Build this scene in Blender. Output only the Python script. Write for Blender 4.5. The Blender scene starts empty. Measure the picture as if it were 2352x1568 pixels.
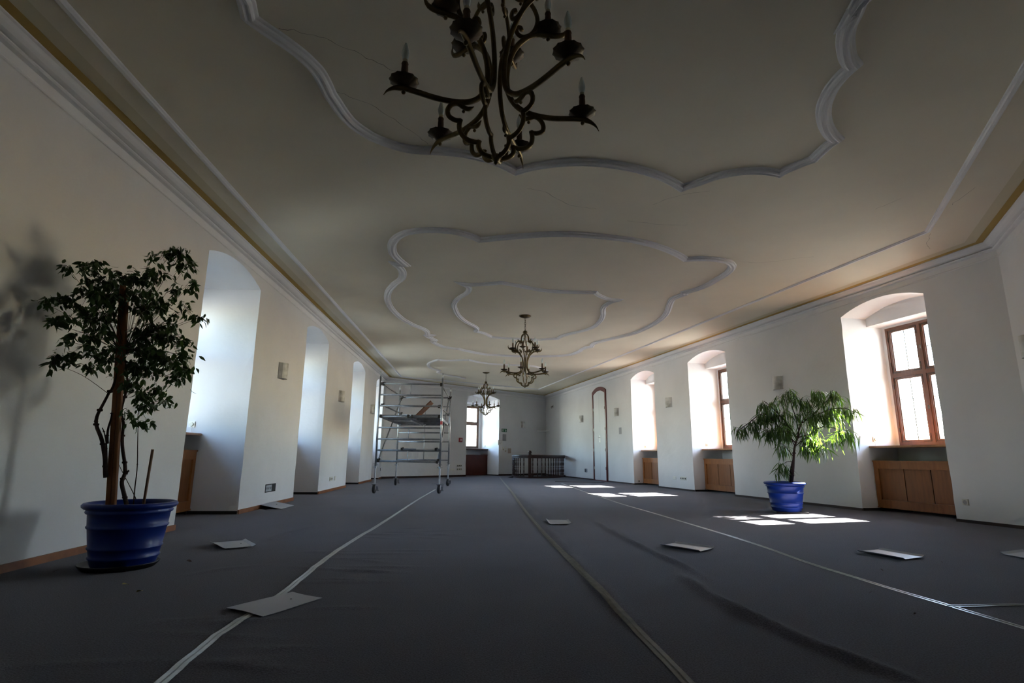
import bpy, bmesh, math, random
import numpy as np
from mathutils import Vector, Matrix
random.seed(7)
SC = bpy.context.scene
COL = SC.collection
# ------------------------------------------------------------------ camera
F_PX, PITCH, ROLL = 1265.28, 0.2052, 0.008445
cam = bpy.data.cameras.new('camera'); camo = bpy.data.objects.new('camera', cam); COL.objects.link(camo)
fw = Vector((0, math.cos(PITCH), math.sin(PITCH))); up0 = Vector((0, -math.sin(PITCH), math.cos(PITCH))); rt0 = Vector((1, 0, 0))
r2 = rt0*math.cos(ROLL) + up0*math.sin(ROLL); u2 = -rt0*math.sin(ROLL) + up0*math.cos(ROLL)
M = Matrix((r2, u2, -fw)).transposed().to_4x4(); M.translation = Vector((0, 0, .85))
camo.matrix_world = M
cam.sensor_fit = 'HORIZONTAL'; cam.sensor_width = 36.0; cam.lens = F_PX*36.0/2352.0; cam.clip_start = .02; cam.clip_end = 500
SC.camera = camo
# ------------------------------------------------------------------ light and exposure
SC.view_settings.view_transform = 'Standard'; SC.view_settings.look = 'None'
SC.view_settings.gamma = 1.0; SC.view_settings.use_curve_mapping = False
SC.view_settings.exposure = 2.95
try: SC.cycles.use_denoising = True
except Exception: pass
SC.cycles.use_adaptive_sampling = True; SC.cycles.adaptive_threshold = .03
SC.cycles.max_bounces = 9; SC.cycles.diffuse_bounces = 6; SC.cycles.glossy_bounces = 4; SC.cycles.transparent_max_bounces = 12
SC.cycles.caustics_reflective = False; SC.cycles.caustics_refractive = False
SC.cycles.sample_clamp_indirect = 6.0
SUN_EL = math.radians(34.8); SUN_DIR = Vector((-1, -.30, 0)).normalized()   # horizontal travel of the light
W = bpy.data.worlds.new('sky'); SC.world = W; W.use_nodes = True
nt = W.node_tree; nt.nodes.clear()
sky = nt.nodes.new('ShaderNodeTexSky'); sky.sky_type = 'NISHITA'; sky.sun_disc = False
sky.sun_elevation = SUN_EL; sky.sun_rotation = math.atan2(-SUN_DIR.x, -SUN_DIR.y); sky.air_density = 1.0; sky.dust_density = .5; sky.ozone_density = 1.0
bg = nt.nodes.new('ShaderNodeBackground'); bg.inputs['Strength'].default_value = 0.56
ow = nt.nodes.new('ShaderNodeOutputWorld'); nt.links.new(sky.outputs[0], bg.inputs[0]); nt.links.new(bg.outputs[0], ow.inputs[0])
sl = bpy.data.lights.new('sun', 'SUN'); sl.energy = 28.0; sl.angle = math.radians(.53); sl.color = (1, .95, .87)
so = bpy.data.objects.new('sun', sl); COL.objects.link(so)
sd = Vector((SUN_DIR.x*math.cos(SUN_EL), SUN_DIR.y*math.cos(SUN_EL), -math.sin(SUN_EL)))
so.rotation_euler = sd.to_track_quat('-Z', 'Y').to_euler(); so.location = (30, 10, 25)

# ------------------------------------------------------------------ materials
def srgb(h):
    c = [int(h[i:i+2], 16)/255 for i in (0, 2, 4)]
    return tuple(x/12.92 if x <= .04045 else ((x+.055)/1.055)**2.4 for x in c) + (1,)
def mat(name, col, rough=.6, metal=0, noise=0, nscale=8, bump=0, bscale=40, spec=.5, col2=None, stretch=None, coat=0):
    m = bpy.data.materials.new(name); m.use_nodes = True; t = m.node_tree; b = t.nodes['Principled BSDF']
    c = srgb(col) if isinstance(col, str) else tuple(col) + (1,)
    b.inputs['Base Color'].default_value = c; b.inputs['Roughness'].default_value = rough; b.inputs['Metallic'].default_value = metal
    b.inputs['Specular IOR Level'].default_value = spec
    if coat: b.inputs['Coat Weight'].default_value = coat; b.inputs['Coat Roughness'].default_value = .15
    tc = t.nodes.new('ShaderNodeTexCoord'); vec = tc.outputs['Object']
    if stretch:
        mp = t.nodes.new('ShaderNodeMapping'); mp.inputs['Scale'].default_value = stretch; t.links.new(vec, mp.inputs[0]); vec = mp.outputs[0]
    if noise or col2:
        n = t.nodes.new('ShaderNodeTexNoise'); n.inputs['Scale'].default_value = nscale; n.inputs['Detail'].default_value = 6; t.links.new(vec, n.inputs['Vector'])
        mx = t.nodes.new('ShaderNodeMix'); mx.data_type = 'RGBA'
        d = srgb(col2) if col2 else tuple(x*(1-noise) for x in c[:3]) + (1,)
        mx.inputs[6].default_value = c; mx.inputs[7].default_value = d
        r = t.nodes.new('ShaderNodeMapRange'); r.inputs[1].default_value = .35; r.inputs[2].default_value = .68
        t.links.new(n.outputs[0], r.inputs[0]); t.links.new(r.outputs[0], mx.inputs[0]); t.links.new(mx.outputs[2], b.inputs['Base Color'])
    if bump:
        n2 = t.nodes.new('ShaderNodeTexNoise'); n2.inputs['Scale'].default_value = bscale; n2.inputs['Detail'].default_value = 5; t.links.new(vec, n2.inputs['Vector'])
        bp = t.nodes.new('ShaderNodeBump'); bp.inputs['Strength'].default_value = bump; bp.inputs['Distance'].default_value = .02
        t.links.new(n2.outputs[0], bp.inputs['Height']); t.links.new(bp.outputs[0], b.inputs['Normal'])
    return m
MT = {}
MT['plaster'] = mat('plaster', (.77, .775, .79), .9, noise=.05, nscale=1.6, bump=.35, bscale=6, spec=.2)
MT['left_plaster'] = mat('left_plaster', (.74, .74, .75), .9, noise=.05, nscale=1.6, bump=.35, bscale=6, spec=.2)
MT['ceiling'] = mat('ceiling', (.76, .71, .58), .95, noise=.06, nscale=1.2, bump=.15, bscale=5, spec=.1)
MT['stucco'] = mat('stucco', (.80, .80, .81), .85, noise=.04, nscale=3, spec=.2)
MT['ochre'] = mat('ochre', (.46, .33, .12), .9, nscale=2.5, spec=.1, col2='b59a5c')
MT['dark_back_wall'] = mat('dark_back_wall', '3b2a1f', .6, noise=.3, nscale=4)  # unseen back wall, made dark to cut bounce light at the near end
MT['border'] = mat('border', (.66, .61, .45), .95, noise=.06, nscale=1.2, spec=.1)
MT['frame_red'] = mat('frame_red', '623920', .38, noise=.3, nscale=5, stretch=(8, 8, 1), spec=.5, coat=.3)
MT['door_red'] = mat('door_red', '621a17', .4, spec=.5)
MT['door_white'] = mat('door_white', (.74, .77, .80), .5)
MT['oak'] = mat('oak', '9a6030', .45, noise=.28, nscale=4, stretch=(6, 6, .8))
MT['oak_panel'] = mat('oak_panel', '8a5529', .5, noise=.25, nscale=4, stretch=(6, 6, .8))
MT['oak_dark'] = mat('oak_dark', 'ac7644', .45, noise=.3, nscale=4, stretch=(6, 6, .8), coat=.2)
MT['red_wood'] = mat('red_wood', '55200f', .45, noise=.3, nscale=5)
MT['dark_wood'] = mat('dark_wood', '3a1a10', .5, noise=.3, nscale=6)
MT['base_wood'] = mat('base_wood', '8f5428', .5, noise=.3, nscale=9)
MT['base_dark'] = mat('base_dark', '33190f', .6, noise=.2)
MT['black_base'] = mat('black_base', '191614', .7)
MT['iron'] = mat('iron', (.05, .042, .035), .5, .6)
MT['brass'] = mat('brass', (.19, .14, .06), .40, .85, noise=.55, nscale=14, bump=.15, bscale=60)
MT['cup'] = mat('cup', (.10, .075, .045), .5, .7, noise=.4, nscale=20)
MT['sleeve'] = mat('sleeve', '6e5236', .6, noise=.3, nscale=12)
MT['bulb'] = mat('bulb', (.92, 1.0, .97), .15, spec=.6)
MT['collar'] = mat('collar', (.6, .55, .4), .3, .8)
MT['alu'] = mat('alu', (.46, .48, .51), .42, .85, noise=.25, nscale=12)
MT['alu_dull'] = mat('alu_dull', (.26, .27, .29), .5, .6, noise=.3, nscale=12)
MT['ply'] = mat('ply', '5a4636', .7, noise=.3, nscale=6)
MT['ply_dark'] = mat('ply_dark', '4a4645', .7, noise=.3, nscale=6)
MT['ply_red'] = mat('ply_red', '6a3f28', .6, noise=.3, nscale=6)
MT['rubber'] = mat('rubber', '1c1a1c', .6)
MT['tree_leaf'] = mat('tree_leaf', (.03, .06, .02), .6)
MT['hub'] = mat('hub', '402a2c', .5)
MT['pot'] = mat('pot', (.006, .028, .20), .42, spec=.3, coat=.08)
MT['soil'] = mat('soil', '2a2019', .95, noise=.4, nscale=30, bump=.8, bscale=60)
MT['tray'] = mat('tray', '1b1413', .5)
MT['leaf1'] = mat('leaf1', (.035, .075, .028), .35, noise=.4, nscale=5, spec=.5)
MT['bark'] = mat('bark', '3f2a22', .8, noise=.4, nscale=20, bump=.5, bscale=60)
MT['bark2'] = mat('bark2', '3b2320', .8, noise=.4, nscale=20, bump=.5, bscale=60)
MT['stake'] = mat('stake', '8a5527', .6, noise=.35, nscale=5, stretch=(10, 10, 1))
MT['cane'] = mat('cane', '8b6a52', .6, noise=.2, nscale=20)
MT['sheet'] = mat('sheet', (.38, .39, .45), .5, noise=.06, nscale=4)
MT['white_metal'] = mat('white_metal', (.34, .36, .40), .35, noise=.08, nscale=6)
MT['tape'] = mat('tape', (.34, .35, .31), .34, noise=.35, nscale=20, stretch=(1, 1, 1), spec=.7)
MT['tape_pale'] = mat('tape_pale', (.23, .265, .265), .28, noise=.25, nscale=20, spec=.8)
MT['tape_olive'] = mat('tape_olive', (.135, .13, .10), .5, noise=.35, nscale=20, spec=.3)
MT['cream'] = mat('cream', (.66, .66, .58), .4)
MT['white_plastic'] = mat('white_plastic', (.78, .78, .74), .35)
MT['grey_plastic'] = mat('grey_plastic', (.34, .34, .36), .6)
MT['hole'] = mat('hole', (.012, .011, .012), .8)
MT['hole_grey'] = mat('hole_grey', (.35, .38, .42), .7)
MT['red_plastic'] = mat('red_plastic', (.42, .02, .025), .4)
MT['green'] = mat('green', (.01, .13, .06), .4)
MT['sign_white'] = mat('sign_white', (.75, .85, .78), .5)
MT['pink'] = mat('pink', (.7, .45, .45), .4)
MT['beige'] = mat('beige', (.42, .33, .27), .7)
MT['yellow_leaf'] = mat('yellow_leaf', (.35, .28, .06), .7)
MT['crack'] = mat('crack', (.16, .14, .11), .9)
MT['field'] = mat('field', (.57, .57, .53), .95, noise=.3, nscale=.2)
MT['steel'] = mat('steel', (.6, .6, .62), .25, 1)
MT['ledge'] = mat('ledge', (.7, .7, .7), .6)
MT['radiator'] = mat('radiator', (.55, .58, .6), .4)
# sconce: white glass with random grey mottling
MT['sconce'] = mat('sconce', (.70, .70, .68), .4, col2='8f8d88', nscale=5)
# glass: clear pane with a faint reflection
g = bpy.data.materials.new('glass'); g.use_nodes = True; t = g.node_tree; t.nodes.clear()
o_ = t.nodes.new('ShaderNodeOutputMaterial'); tr = t.nodes.new('ShaderNodeBsdfTransparent'); gl = t.nodes.new('ShaderNodeBsdfGlossy'); gl.inputs['Roughness'].default_value = .03
tr.inputs[0].default_value = (.93, .95, .94, 1)
fr = t.nodes.new('ShaderNodeLayerWeight'); fr.inputs[0].default_value = .5; pw = t.nodes.new('ShaderNodeMath'); pw.operation = 'POWER'; pw.inputs[1].default_value = 5; ma = t.nodes.new('ShaderNodeMath'); ma.operation = 'MULTIPLY_ADD'; ma.inputs[1].default_value = .8; ma.inputs[2].default_value = .05
t.links.new(fr.outputs['Facing'], pw.inputs[0]); t.links.new(pw.outputs[0], ma.inputs[0]); mx = t.nodes.new('ShaderNodeMixShader')
t.links.new(ma.outputs[0], mx.inputs[0]); t.links.new(tr.outputs[0], mx.inputs[1]); t.links.new(gl.outputs[0], mx.inputs[2]); t.links.new(mx.outputs[0], o_.inputs[0]); MT['glass'] = g
# two-sided translucent leaf for the long-leaved fig
def leafmat(name, c, tc_):
    m = bpy.data.materials.new(name); m.use_nodes = True; t = m.node_tree; b = t.nodes['Principled BSDF']; o = t.nodes['Material Output']
    b.inputs['Base Color'].default_value = c + (1,); b.inputs['Roughness'].default_value = .33
    tl = t.nodes.new('ShaderNodeBsdfTranslucent'); tl.inputs[0].default_value = tc_ + (1,)
    mx = t.nodes.new('ShaderNodeMixShader'); mx.inputs[0].default_value = .3
    t.links.new(b.outputs[0], mx.inputs[1]); t.links.new(tl.outputs[0], mx.inputs[2]); t.links.new(mx.outputs[0], o.inputs[0])
    return m
MT['leaf2'] = leafmat('leaf2', (.032, .068, .028), (.16, .30, .03))
MT['leaf1'] = leafmat('leaf1b', (.032, .065, .026), (.06, .13, .02))
# carpet
m = bpy.data.materials.new('carpet'); m.use_nodes = True; t = m.node_tree; b = t.nodes['Principled BSDF']; b.inputs['Roughness'].default_value = .95; b.inputs['Specular IOR Level'].default_value = .15
b.inputs['Sheen Weight'].default_value = .15
tc = t.nodes.new('ShaderNodeTexCoord')
n1 = t.nodes.new('ShaderNodeTexNoise'); n1.inputs['Scale'].default_value = 130; n1.inputs['Detail'].default_value = 4
n2 = t.nodes.new('ShaderNodeTexNoise'); n2.inputs['Scale'].default_value = 1.3; n2.inputs['Detail'].default_value = 5
n3 = t.nodes.new('ShaderNodeTexNoise'); n3.inputs['Scale'].default_value = 420
for n in (n1, n2, n3): t.links.new(tc.outputs['Object'], n.inputs['Vector'])
cr = t.nodes.new('ShaderNodeValToRGB'); cr.color_ramp.elements[0].position = .34; cr.color_ramp.elements[0].color = (.042, .039, .050, 1)
cr.color_ramp.elements[1].position = .68; cr.color_ramp.elements[1].color = (.128, .121, .156, 1)
t.links.new(n1.outputs[0], cr.inputs[0])
hs = t.nodes.new('ShaderNodeMix'); hs.data_type = 'RGBA'; hs.blend_type = 'MULTIPLY'; hs.inputs[0].default_value = .35
t.links.new(cr.outputs[0], hs.inputs[6]); t.links.new(n2.outputs[0], hs.inputs[7])
lt = t.nodes.new('ShaderNodeValToRGB'); lt.color_ramp.elements[0].position = .73; lt.color_ramp.elements[0].color = (0, 0, 0, 1); lt.color_ramp.elements[1].position = .78; lt.color_ramp.elements[1].color = (.25, .24, .24, 1)
t.links.new(n3.outputs[0], lt.inputs[0])
ad = t.nodes.new('ShaderNodeMix'); ad.data_type = 'RGBA'; ad.blend_type = 'ADD'; ad.inputs[0].default_value = 1
t.links.new(hs.outputs[2], ad.inputs[6]); t.links.new(lt.outputs[0], ad.inputs[7]); t.links.new(ad.outputs[2], b.inputs['Base Color'])
bp = t.nodes.new('ShaderNodeBump'); bp.inputs['Strength'].default_value = .5; bp.inputs['Distance'].default_value = .006
t.links.new(n1.outputs[0], bp.inputs['Height']); t.links.new(bp.outputs[0], b.inputs['Normal']); MT['carpet'] = m

# ------------------------------------------------------------------ mesh helpers
class MB:
    def __init__(s): s.v = []; s.f = []
    def add(s, vs, fs):
        k = len(s.v); s.v += [tuple(p) for p in vs]; s.f += [tuple(i+k for i in f) for f in fs]; return s
    def box(s, c, d, rot=None):
        hx, hy, hz = d[0]/2, d[1]/2, d[2]/2
        P = [Vector((x, y, z)) for x in (-hx, hx) for y in (-hy, hy) for z in (-hz, hz)]
        if rot is not None: P = [rot @ p for p in P]
        P = [p + Vector(c) for p in P]
        return s.add(P, [(0, 1, 3, 2), (4, 6, 7, 5), (0, 4, 5, 1), (2, 3, 7, 6), (0, 2, 6, 4), (1, 5, 7, 3)])
    def frame_box(s, fr, a, b):     # fr: function (s,z,d)->world ; a,b opposite corners in (s,z,d)
        P = [fr(x, z, d) for x in (a[0], b[0]) for z in (a[1], b[1]) for d in (a[2], b[2])]
        return s.add(P, [(0, 1, 3, 2), (4, 6, 7, 5), (0, 4, 5, 1), (2, 3, 7, 6), (0, 2, 6, 4), (1, 5, 7, 3)])
    def tube(s, path, r, n=8, caps=True, flat=1.0):
        path = [Vector(p) for p in path]; rs = r if isinstance(r, (list, tuple)) else [r]*len(path)
        T = []
        for i in range(len(path)):
            a = path[max(i-1, 0)]; b_ = path[min(i+1, len(path)-1)]; d = (b_-a); T.append(d.normalized() if d.length > 1e-9 else Vector((0, 0, 1)))
        ref = Vector((0, 0, 1)) if abs(T[0].z) < .9 else Vector((1, 0, 0))
        N = (ref - T[0]*ref.dot(T[0])).normalized(); k = len(s.v)
        for i, p in enumerate(path):
            N = (N - T[i]*N.dot(T[i]))
            N = N.normalized() if N.length > 1e-6 else T[i].orthogonal().normalized()
            B = T[i].cross(N)
            for j in range(n):
                a = 2*math.pi*j/n; s.v.append(tuple(p + (N*math.cos(a) + B*math.sin(a)*flat)*rs[i]))
        for i in range(len(path)-1):
            for j in range(n):
                s.f.append((k+i*n+j, k+i*n+(j+1) % n, k+(i+1)*n+(j+1) % n, k+(i+1)*n+j))
        if caps:
            s.f.append(tuple(k+j for j in range(n))[::-1]); s.f.append(tuple(k+(len(path)-1)*n+j for j in range(n)))
        return s
    def lathe(s, prof, c=(0, 0, 0), n=24, scallop=0, nsc=12):
        k = len(s.v); c = Vector(c)
        for i, (r, z) in enumerate(prof):
            for j in range(n):
                a = 2*math.pi*j/n; rr = r; zz = z
                if scallop and r > scallop[0]: rr = r*(1+scallop[1]*math.cos(a*nsc))
                s.v.append((c.x+rr*math.cos(a), c.y+rr*math.sin(a), c.z+zz))
        for i in range(len(prof)-1):
            for j in range(n): s.f.append((k+i*n+j, k+i*n+(j+1) % n, k+(i+1)*n+(j+1) % n, k+(i+1)*n+j))
        return s
    def build(s, name, m, parent=None, smooth=False, tri=False, **props):
        me = bpy.data.meshes.new(name); me.from_pydata(s.v, [], s.f)
        if tri:
            bm = bmesh.new(); bm.from_mesh(me); bmesh.ops.triangulate(bm, faces=[f for f in bm.faces if len(f.verts) > 4]); bm.to_mesh(me); bm.free()
        bm = bmesh.new(); bm.from_mesh(me); bmesh.ops.recalc_face_normals(bm, faces=bm.faces); bm.to_mesh(me); bm.free()
        me.materials.append(MT[m])
        if smooth:
            me.polygons.foreach_set('use_smooth', [True]*len(me.polygons))
        o = bpy.data.objects.new(name, me); COL.objects.link(o)
        if parent is not None: o.parent = parent
        for k_, v_ in props.items(): o[k_] = v_
        return o
def empty(name, loc=(0, 0, 0), rz=0, label=None, cat=None, group=None, kind=None, parent=None):
    o = bpy.data.objects.new(name, None); COL.objects.link(o); o.location = loc; o.rotation_euler = (0, 0, rz); o.empty_display_size = .1
    if parent is not None: o.parent = parent
    return tag(o, label, cat, group, kind)
def tag(o, label=None, cat=None, group=None, kind=None):
    if label: o['label'] = label
    if cat: o['category'] = cat
    if group: o['group'] = group
    if kind: o['kind'] = kind
    return o
def copy_tree(o, parent=None):
    c = o.copy(); COL.objects.link(c); c.parent = parent
    for ch in list(KIDS.get(o.name, [])) or [x for x in o.children]: copy_tree(ch, c)
    return c
KIDS = {}
def smooth_path(P, sub=4):
    P = [Vector(p) for p in P]; out = []
    for i in range(len(P)-1):
        p0 = P[max(i-1, 0)]; p1 = P[i]; p2 = P[i+1]; p3 = P[min(i+2, len(P)-1)]
        for k in range(sub):
            t = k/sub
            out.append(.5*((2*p1)+(-p0+p2)*t+(2*p0-5*p1+4*p2-p3)*t*t+(-p0+3*p1-3*p2+p3)*t**3))
    out.append(P[-1]); return out
def sweep(mb, path, prof, z0, closed=False, side=1):
    """prof = [(u,v)] u sideways in plan (left of travel = +), v added to z0."""
    P = [Vector((p[0], p[1])) for p in path]; n = len(P); k = len(mb.v); m = len(prof)
    for i in range(n):
        a = P[(i-1) % n] if (closed or i > 0) else None; c = P[(i+1) % n] if (closed or i < n-1) else None
        d1 = (P[i]-a).normalized() if a is not None else None; d2 = (c-P[i]).normalized() if c is not None else None
        if d1 is None: d1 = d2
        if d2 is None: d2 = d1
        n1 = Vector((-d1.y, d1.x)); n2 = Vector((-d2.y, d2.x)); b = n1+n2
        if b.length < 1e-4: b = n1
        b.normalize(); sc = 1/max(b.dot(n1), .33)
        for (u, v) in prof:
            q = P[i] + b*(u*side*sc); mb.v.append((q.x, q.y, z0+v))
    for i in range(n if closed else n-1):
        for j in range(m-1):
            a = k+i*m+j; b_ = k+((i+1) % n)*m+j; mb.f.append((a, b_, b_+1, a+1))
    if not closed:
        mb.f.append(tuple(k+j for j in range(m))); mb.f.append(tuple(k+(n-1)*m+j for j in range(m))[::-1])
    return mb

# ------------------------------------------------------------------ room plan
ZC = 3.766
def lp(Y): return Vector((-3.357-.0688*Y, Y))
def rp(Y): return Vector((8.2785-.2427*Y, Y))
C_LF = lp(20.95); C_RF = rp(27.15); C_RN = rp(7.05)
NDIR = Vector((-.47, -.883)).normalized(); YB = -2.2
C_NB = C_RN + NDIR*((YB-C_RN.y)/NDIR.y); C_LB = lp(YB)
class Wall:
    """vertical wall from a to b (plan); outward normal to the right or left as given"""
    def __init__(s, a, b, inside):
        s.a = Vector(a); s.b = Vector(b); s.L = (s.b-s.a).length; s.t = (s.b-s.a).normalized()
        n = Vector((s.t.y, -s.t.x))
        if n.dot(Vector(inside)-s.a) > 0: n = -n
        s.n = n
    def __call__(s, u, z, d=0.0):
        p = s.a + s.t*u + s.n*d; return Vector((p.x, p.y, z))
    def u(s, p): return (Vector(p[:2])-s.a).dot(s.t)
INS = (0, 8)
WL = Wall(C_LB, C_LF, INS); WR = Wall(C_RN, C_RF, INS); WF = Wall(C_LF, C_RF, INS); WN = Wall(C_NB, C_RN, INS); WB = Wall(C_LB, C_NB, INS)
SPR, CRN = 3.35, 3.505
def arch(u0, u1, n=14):
    w = u1-u0; h = CRN-SPR; R = (w*w/4+h*h)/(2*h); cx = (u0+u1)/2; cz = CRN-R; a0 = math.asin(w/2/R)
    return [(cx+R*math.sin(-a0+2*a0*i/n), cz+R*math.cos(-a0+2*a0*i/n)) for i in range(n+1)]
def wall_with_niches(name, wl, niches, m):
    mb = MB(); rnd = random.Random(len(name)*3+len(niches))
    pts = [(0.0, -.0)]
    for N in niches:
        u0, u1, D, DL, ZL = N['u0'], N['u1'], N['D'], N['DL'], N['ZL']
        zs = [0, .12, .3, .5, .7, .95, 1.2, 1.5, 1.8, 2.1, 2.4, 2.7, 3.0, 3.2]
        L_ = [(u0+rnd.uniform(-.008, .008), z) for z in zs]; R_ = [(u1+rnd.uniform(-.008, .008), z) for z in zs]
        A_ = arch(u0, u1)
        out = L_ + A_ + R_[::-1]
        base = [(u0, z) for z in zs] + A_ + [(u1, z) for z in zs][::-1]
        pts += out
        # reveals (front edge wobbles like trowelled plaster), split at two depths
        k = len(mb.v)
        for (uu, zz) in out: mb.v.append(tuple(wl(uu, zz, 0)))
        for (uu, zz) in base: mb.v.append(tuple(wl(uu, zz, min(.12, DL/2))))
        for (uu, zz) in base: mb.v.append(tuple(wl(uu, zz, DL)))
        n = len(out)
        for r in range(2):
            for i in range(n-1): mb.f.append((k+r*n+i, k+r*n+i+1, k+(r+1)*n+i+1, k+(r+1)*n+i))
        # lunette above the window recess, lower recess ceiling, deep jambs
        lun = [(u0, ZL)] + [(a, b) for a, b in A_] + [(u1, ZL)]
        mb.add([wl(a, b, DL) for a, b in lun], [tuple(range(len(lun)))])
        mb.add([wl(u0, ZL, DL), wl(u1, ZL, DL), wl(u1, ZL, D), wl(u0, ZL, D)], [(0, 1, 2, 3)])
        for uu in (u0, u1): mb.add([wl(uu, 0, DL), wl(uu, ZL, DL), wl(uu, ZL, D), wl(uu, 0, D)], [(0, 1, 2, 3)])
        # back wall with window hole and its outer reveal
        w0, w1, z0, z1 = N['win']
        def q(a, b, c, d): mb.add([wl(a, b, D), wl(c, b, D), wl(c, d, D), wl(a, d, D)], [(0, 1, 2, 3)])
        q(u0, 0, u1, z0); q(u0, z0, w0, z1); q(w1, z0, u1, z1); q(u0, z1, u1, ZL+.001)
        H = [(w0, z0), (w0, z1), (w1, z1), (w1, z0)]
        for i in range(4):
            a, b = H[i], H[(i+1) % 4]
            mb.add([wl(a[0], a[1], D), wl(b[0], b[1], D), wl(b[0], b[1], D+.10), wl(a[0], a[1], D+.10)], [(0, 1, 2, 3)])
    pts += [(wl.L, 0), (wl.L, ZC+.02), (0, ZC+.02)]
    mb.add([wl(a, b) for a, b in pts], [tuple(range(len(pts)))])
    return mb.build(name, m, tri=True, kind='structure')
def nic(wl, p0, p1, D, DL, ZL, cab, w, sill, cabtop):
    a, b = sorted((wl.u(p0), wl.u(p1)))
    return dict(u0=a, u1=b, D=D, DL=DL, ZL=ZL, cab=cab, win=w(a, b), sill=sill, cabtop=cabtop)
wr = lambda a, b: (b-1.33, b-.09, 1.10, 3.16)
wlf = lambda a, b: (a+.12, b-.12, 1.16, 3.16)
NR = [nic(WR, rp(8.12), rp(9.65), .875, .54, 3.21, .31, wr, 1.075, .83),
      nic(WR, rp(13.0), rp(14.63), .875, .54, 3.21, .31, wr, 1.075, .83),
      nic(WR, rp(16.45), rp(17.99), .875, .54, 3.21, .31, wr, 1.075, .83)]
NL = [nic(WL, lp(6.54), lp(8.26), 1.2, .95, 3.28, .66, wlf, 1.14, .90),
      nic(WL, lp(10.75), lp(12.45), 1.2, .95, 3.28, .66, wlf, 1.14, .90),
      nic(WL, lp(15.12), lp(16.85), 1.2, .95, 3.28, .66, wlf, 1.14, .90),
      nic(WL, lp(18.9), lp(20.45), 1.2, .95, 3.28, .66, wlf, 1.14, .90)]
uf0 = WF.u((-1.90, 23.72)); uf1 = WF.u((-.55, 25.01))
NF = [dict(u0=uf0, u1=uf1, D=1.25, DL=.8, ZL=3.2, cab=.74, win=(uf0+.16, uf1-.16, 1.2, 3.08), sill=1.16, cabtop=.90)]
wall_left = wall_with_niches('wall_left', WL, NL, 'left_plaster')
wall_right = wall_with_niches('wall_right', WR, NR, 'plaster')
wall_far = wall_with_niches('wall_far', WF, NF, 'plaster')
MB().add([WN(0, 0), WN(WN.L, 0), WN(WN.L, ZC+.02), WN(0, ZC+.02)], [(0, 1, 2, 3)]).build('wall_near', 'plaster', kind='structure')
MB().add([WB(0, 0), WB(WB.L, 0), WB(WB.L, ZC+.02), WB(0, ZC+.02)], [(0, 1, 2, 3)]).build('wall_back', 'dark_back_wall', kind='structure')
# ceiling: plaster slab whose eaves overhang the outside walls
ROOM = [C_LB, C_NB, C_RN, C_RF, C_LF]
def offset(poly, d):
    out = []; n = len(poly)
    for i in range(n):
        d1 = (poly[i]-poly[i-1]).normalized(); d2 = (poly[(i+1) % n]-poly[i]).normalized()
        n1 = Vector((d1.y, -d1.x)); n2 = Vector((d2.y, -d2.x)); b = (n1+n2).normalized(); out.append(poly[i]+b*d/max(b.dot(n1), .3))
    return out
OUT = offset(ROOM, 2.33); n = len(OUT)
mb = MB(); mb.add([(p.x, p.y, ZC) for p in OUT] + [(p.x, p.y, ZC+.25) for p in OUT], [tuple(range(n)), tuple(range(n, 2*n))] + [(i, (i+1) % n, n+(i+1) % n, n+i) for i in range(n)])
ceiling = mb.build('ceiling', 'ceiling', tri=True, kind='structure')
# floor: needle-felt carpet with ridges and wrinkles pushed up in it
RIDGES = [([[1.142,7.808],[1.175,6.803],[1.224,6.195],[1.278,5.674],[1.332,5.134],[1.39,4.732],[1.409,4.426],[1.435,4.091]], .020, .035), ([[1.276,4.421],[1.267,4.195],[1.267,3.73],[1.312,3.31],[1.366,3.072],[1.41,2.877],[1.485,2.632],[1.577,2.403],[1.63,2.221]], .030, .045), ([[-0.11,17.509],[0.312,9.742],[0.458,6.781],[0.533,5.556],[0.559,4.769],[0.616,3.764],[0.646,3.207],[0.656,2.913]], .016, .05), ([[-2.47,5.661],[-2.443,6.109],[-2.388,6.998],[-2.369,7.6]], .010, .04), ([[-2.357,4.125],[-2.189,4.39],[-1.976,4.567],[-1.823,4.609]], .010, .04)]
xs = np.concatenate([np.arange(-7, -3.4, .4), np.arange(-3.4, 4.6, .03), np.arange(4.6, 9, .4)])
ys = [-4.2]
while ys[-1] < 31: ys.append(ys[-1] + (.03 if 1.2 < ys[-1] < 7 else (.07 if 1 < ys[-1] < 12 else .6)))
ys = np.array(ys); X, Y = np.meshgrid(xs, ys); Z = np.zeros_like(X)
def seg_dist(P, X, Y):
    best = np.full(X.shape, 1e9); along = np.zeros(X.shape); tot = 0; P = np.array(P)
    for a, b in zip(P[:-1], P[1:]):
        d = b-a; L2 = (d**2).sum(); L_ = L2**.5
        t = np.clip(((X-a[0])*d[0]+(Y-a[1])*d[1])/L2, 0, 1); dd = np.hypot(X-a[0]-t*d[0], Y-a[1]-t*d[1])
        m_ = dd < best; best = np.where(m_, dd, best); along = np.where(m_, tot+t*L_, along); tot += L_
    return best, along, tot
for P, hh, ww in RIDGES:
    d, al, tot = seg_dist(P, X, Y); taper = np.clip(np.minimum(al, tot-al)/.5, 0, 1)
    Z += hh*np.exp(-(d/ww)**2)*taper*(1+.25*np.sin(al*7))
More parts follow.
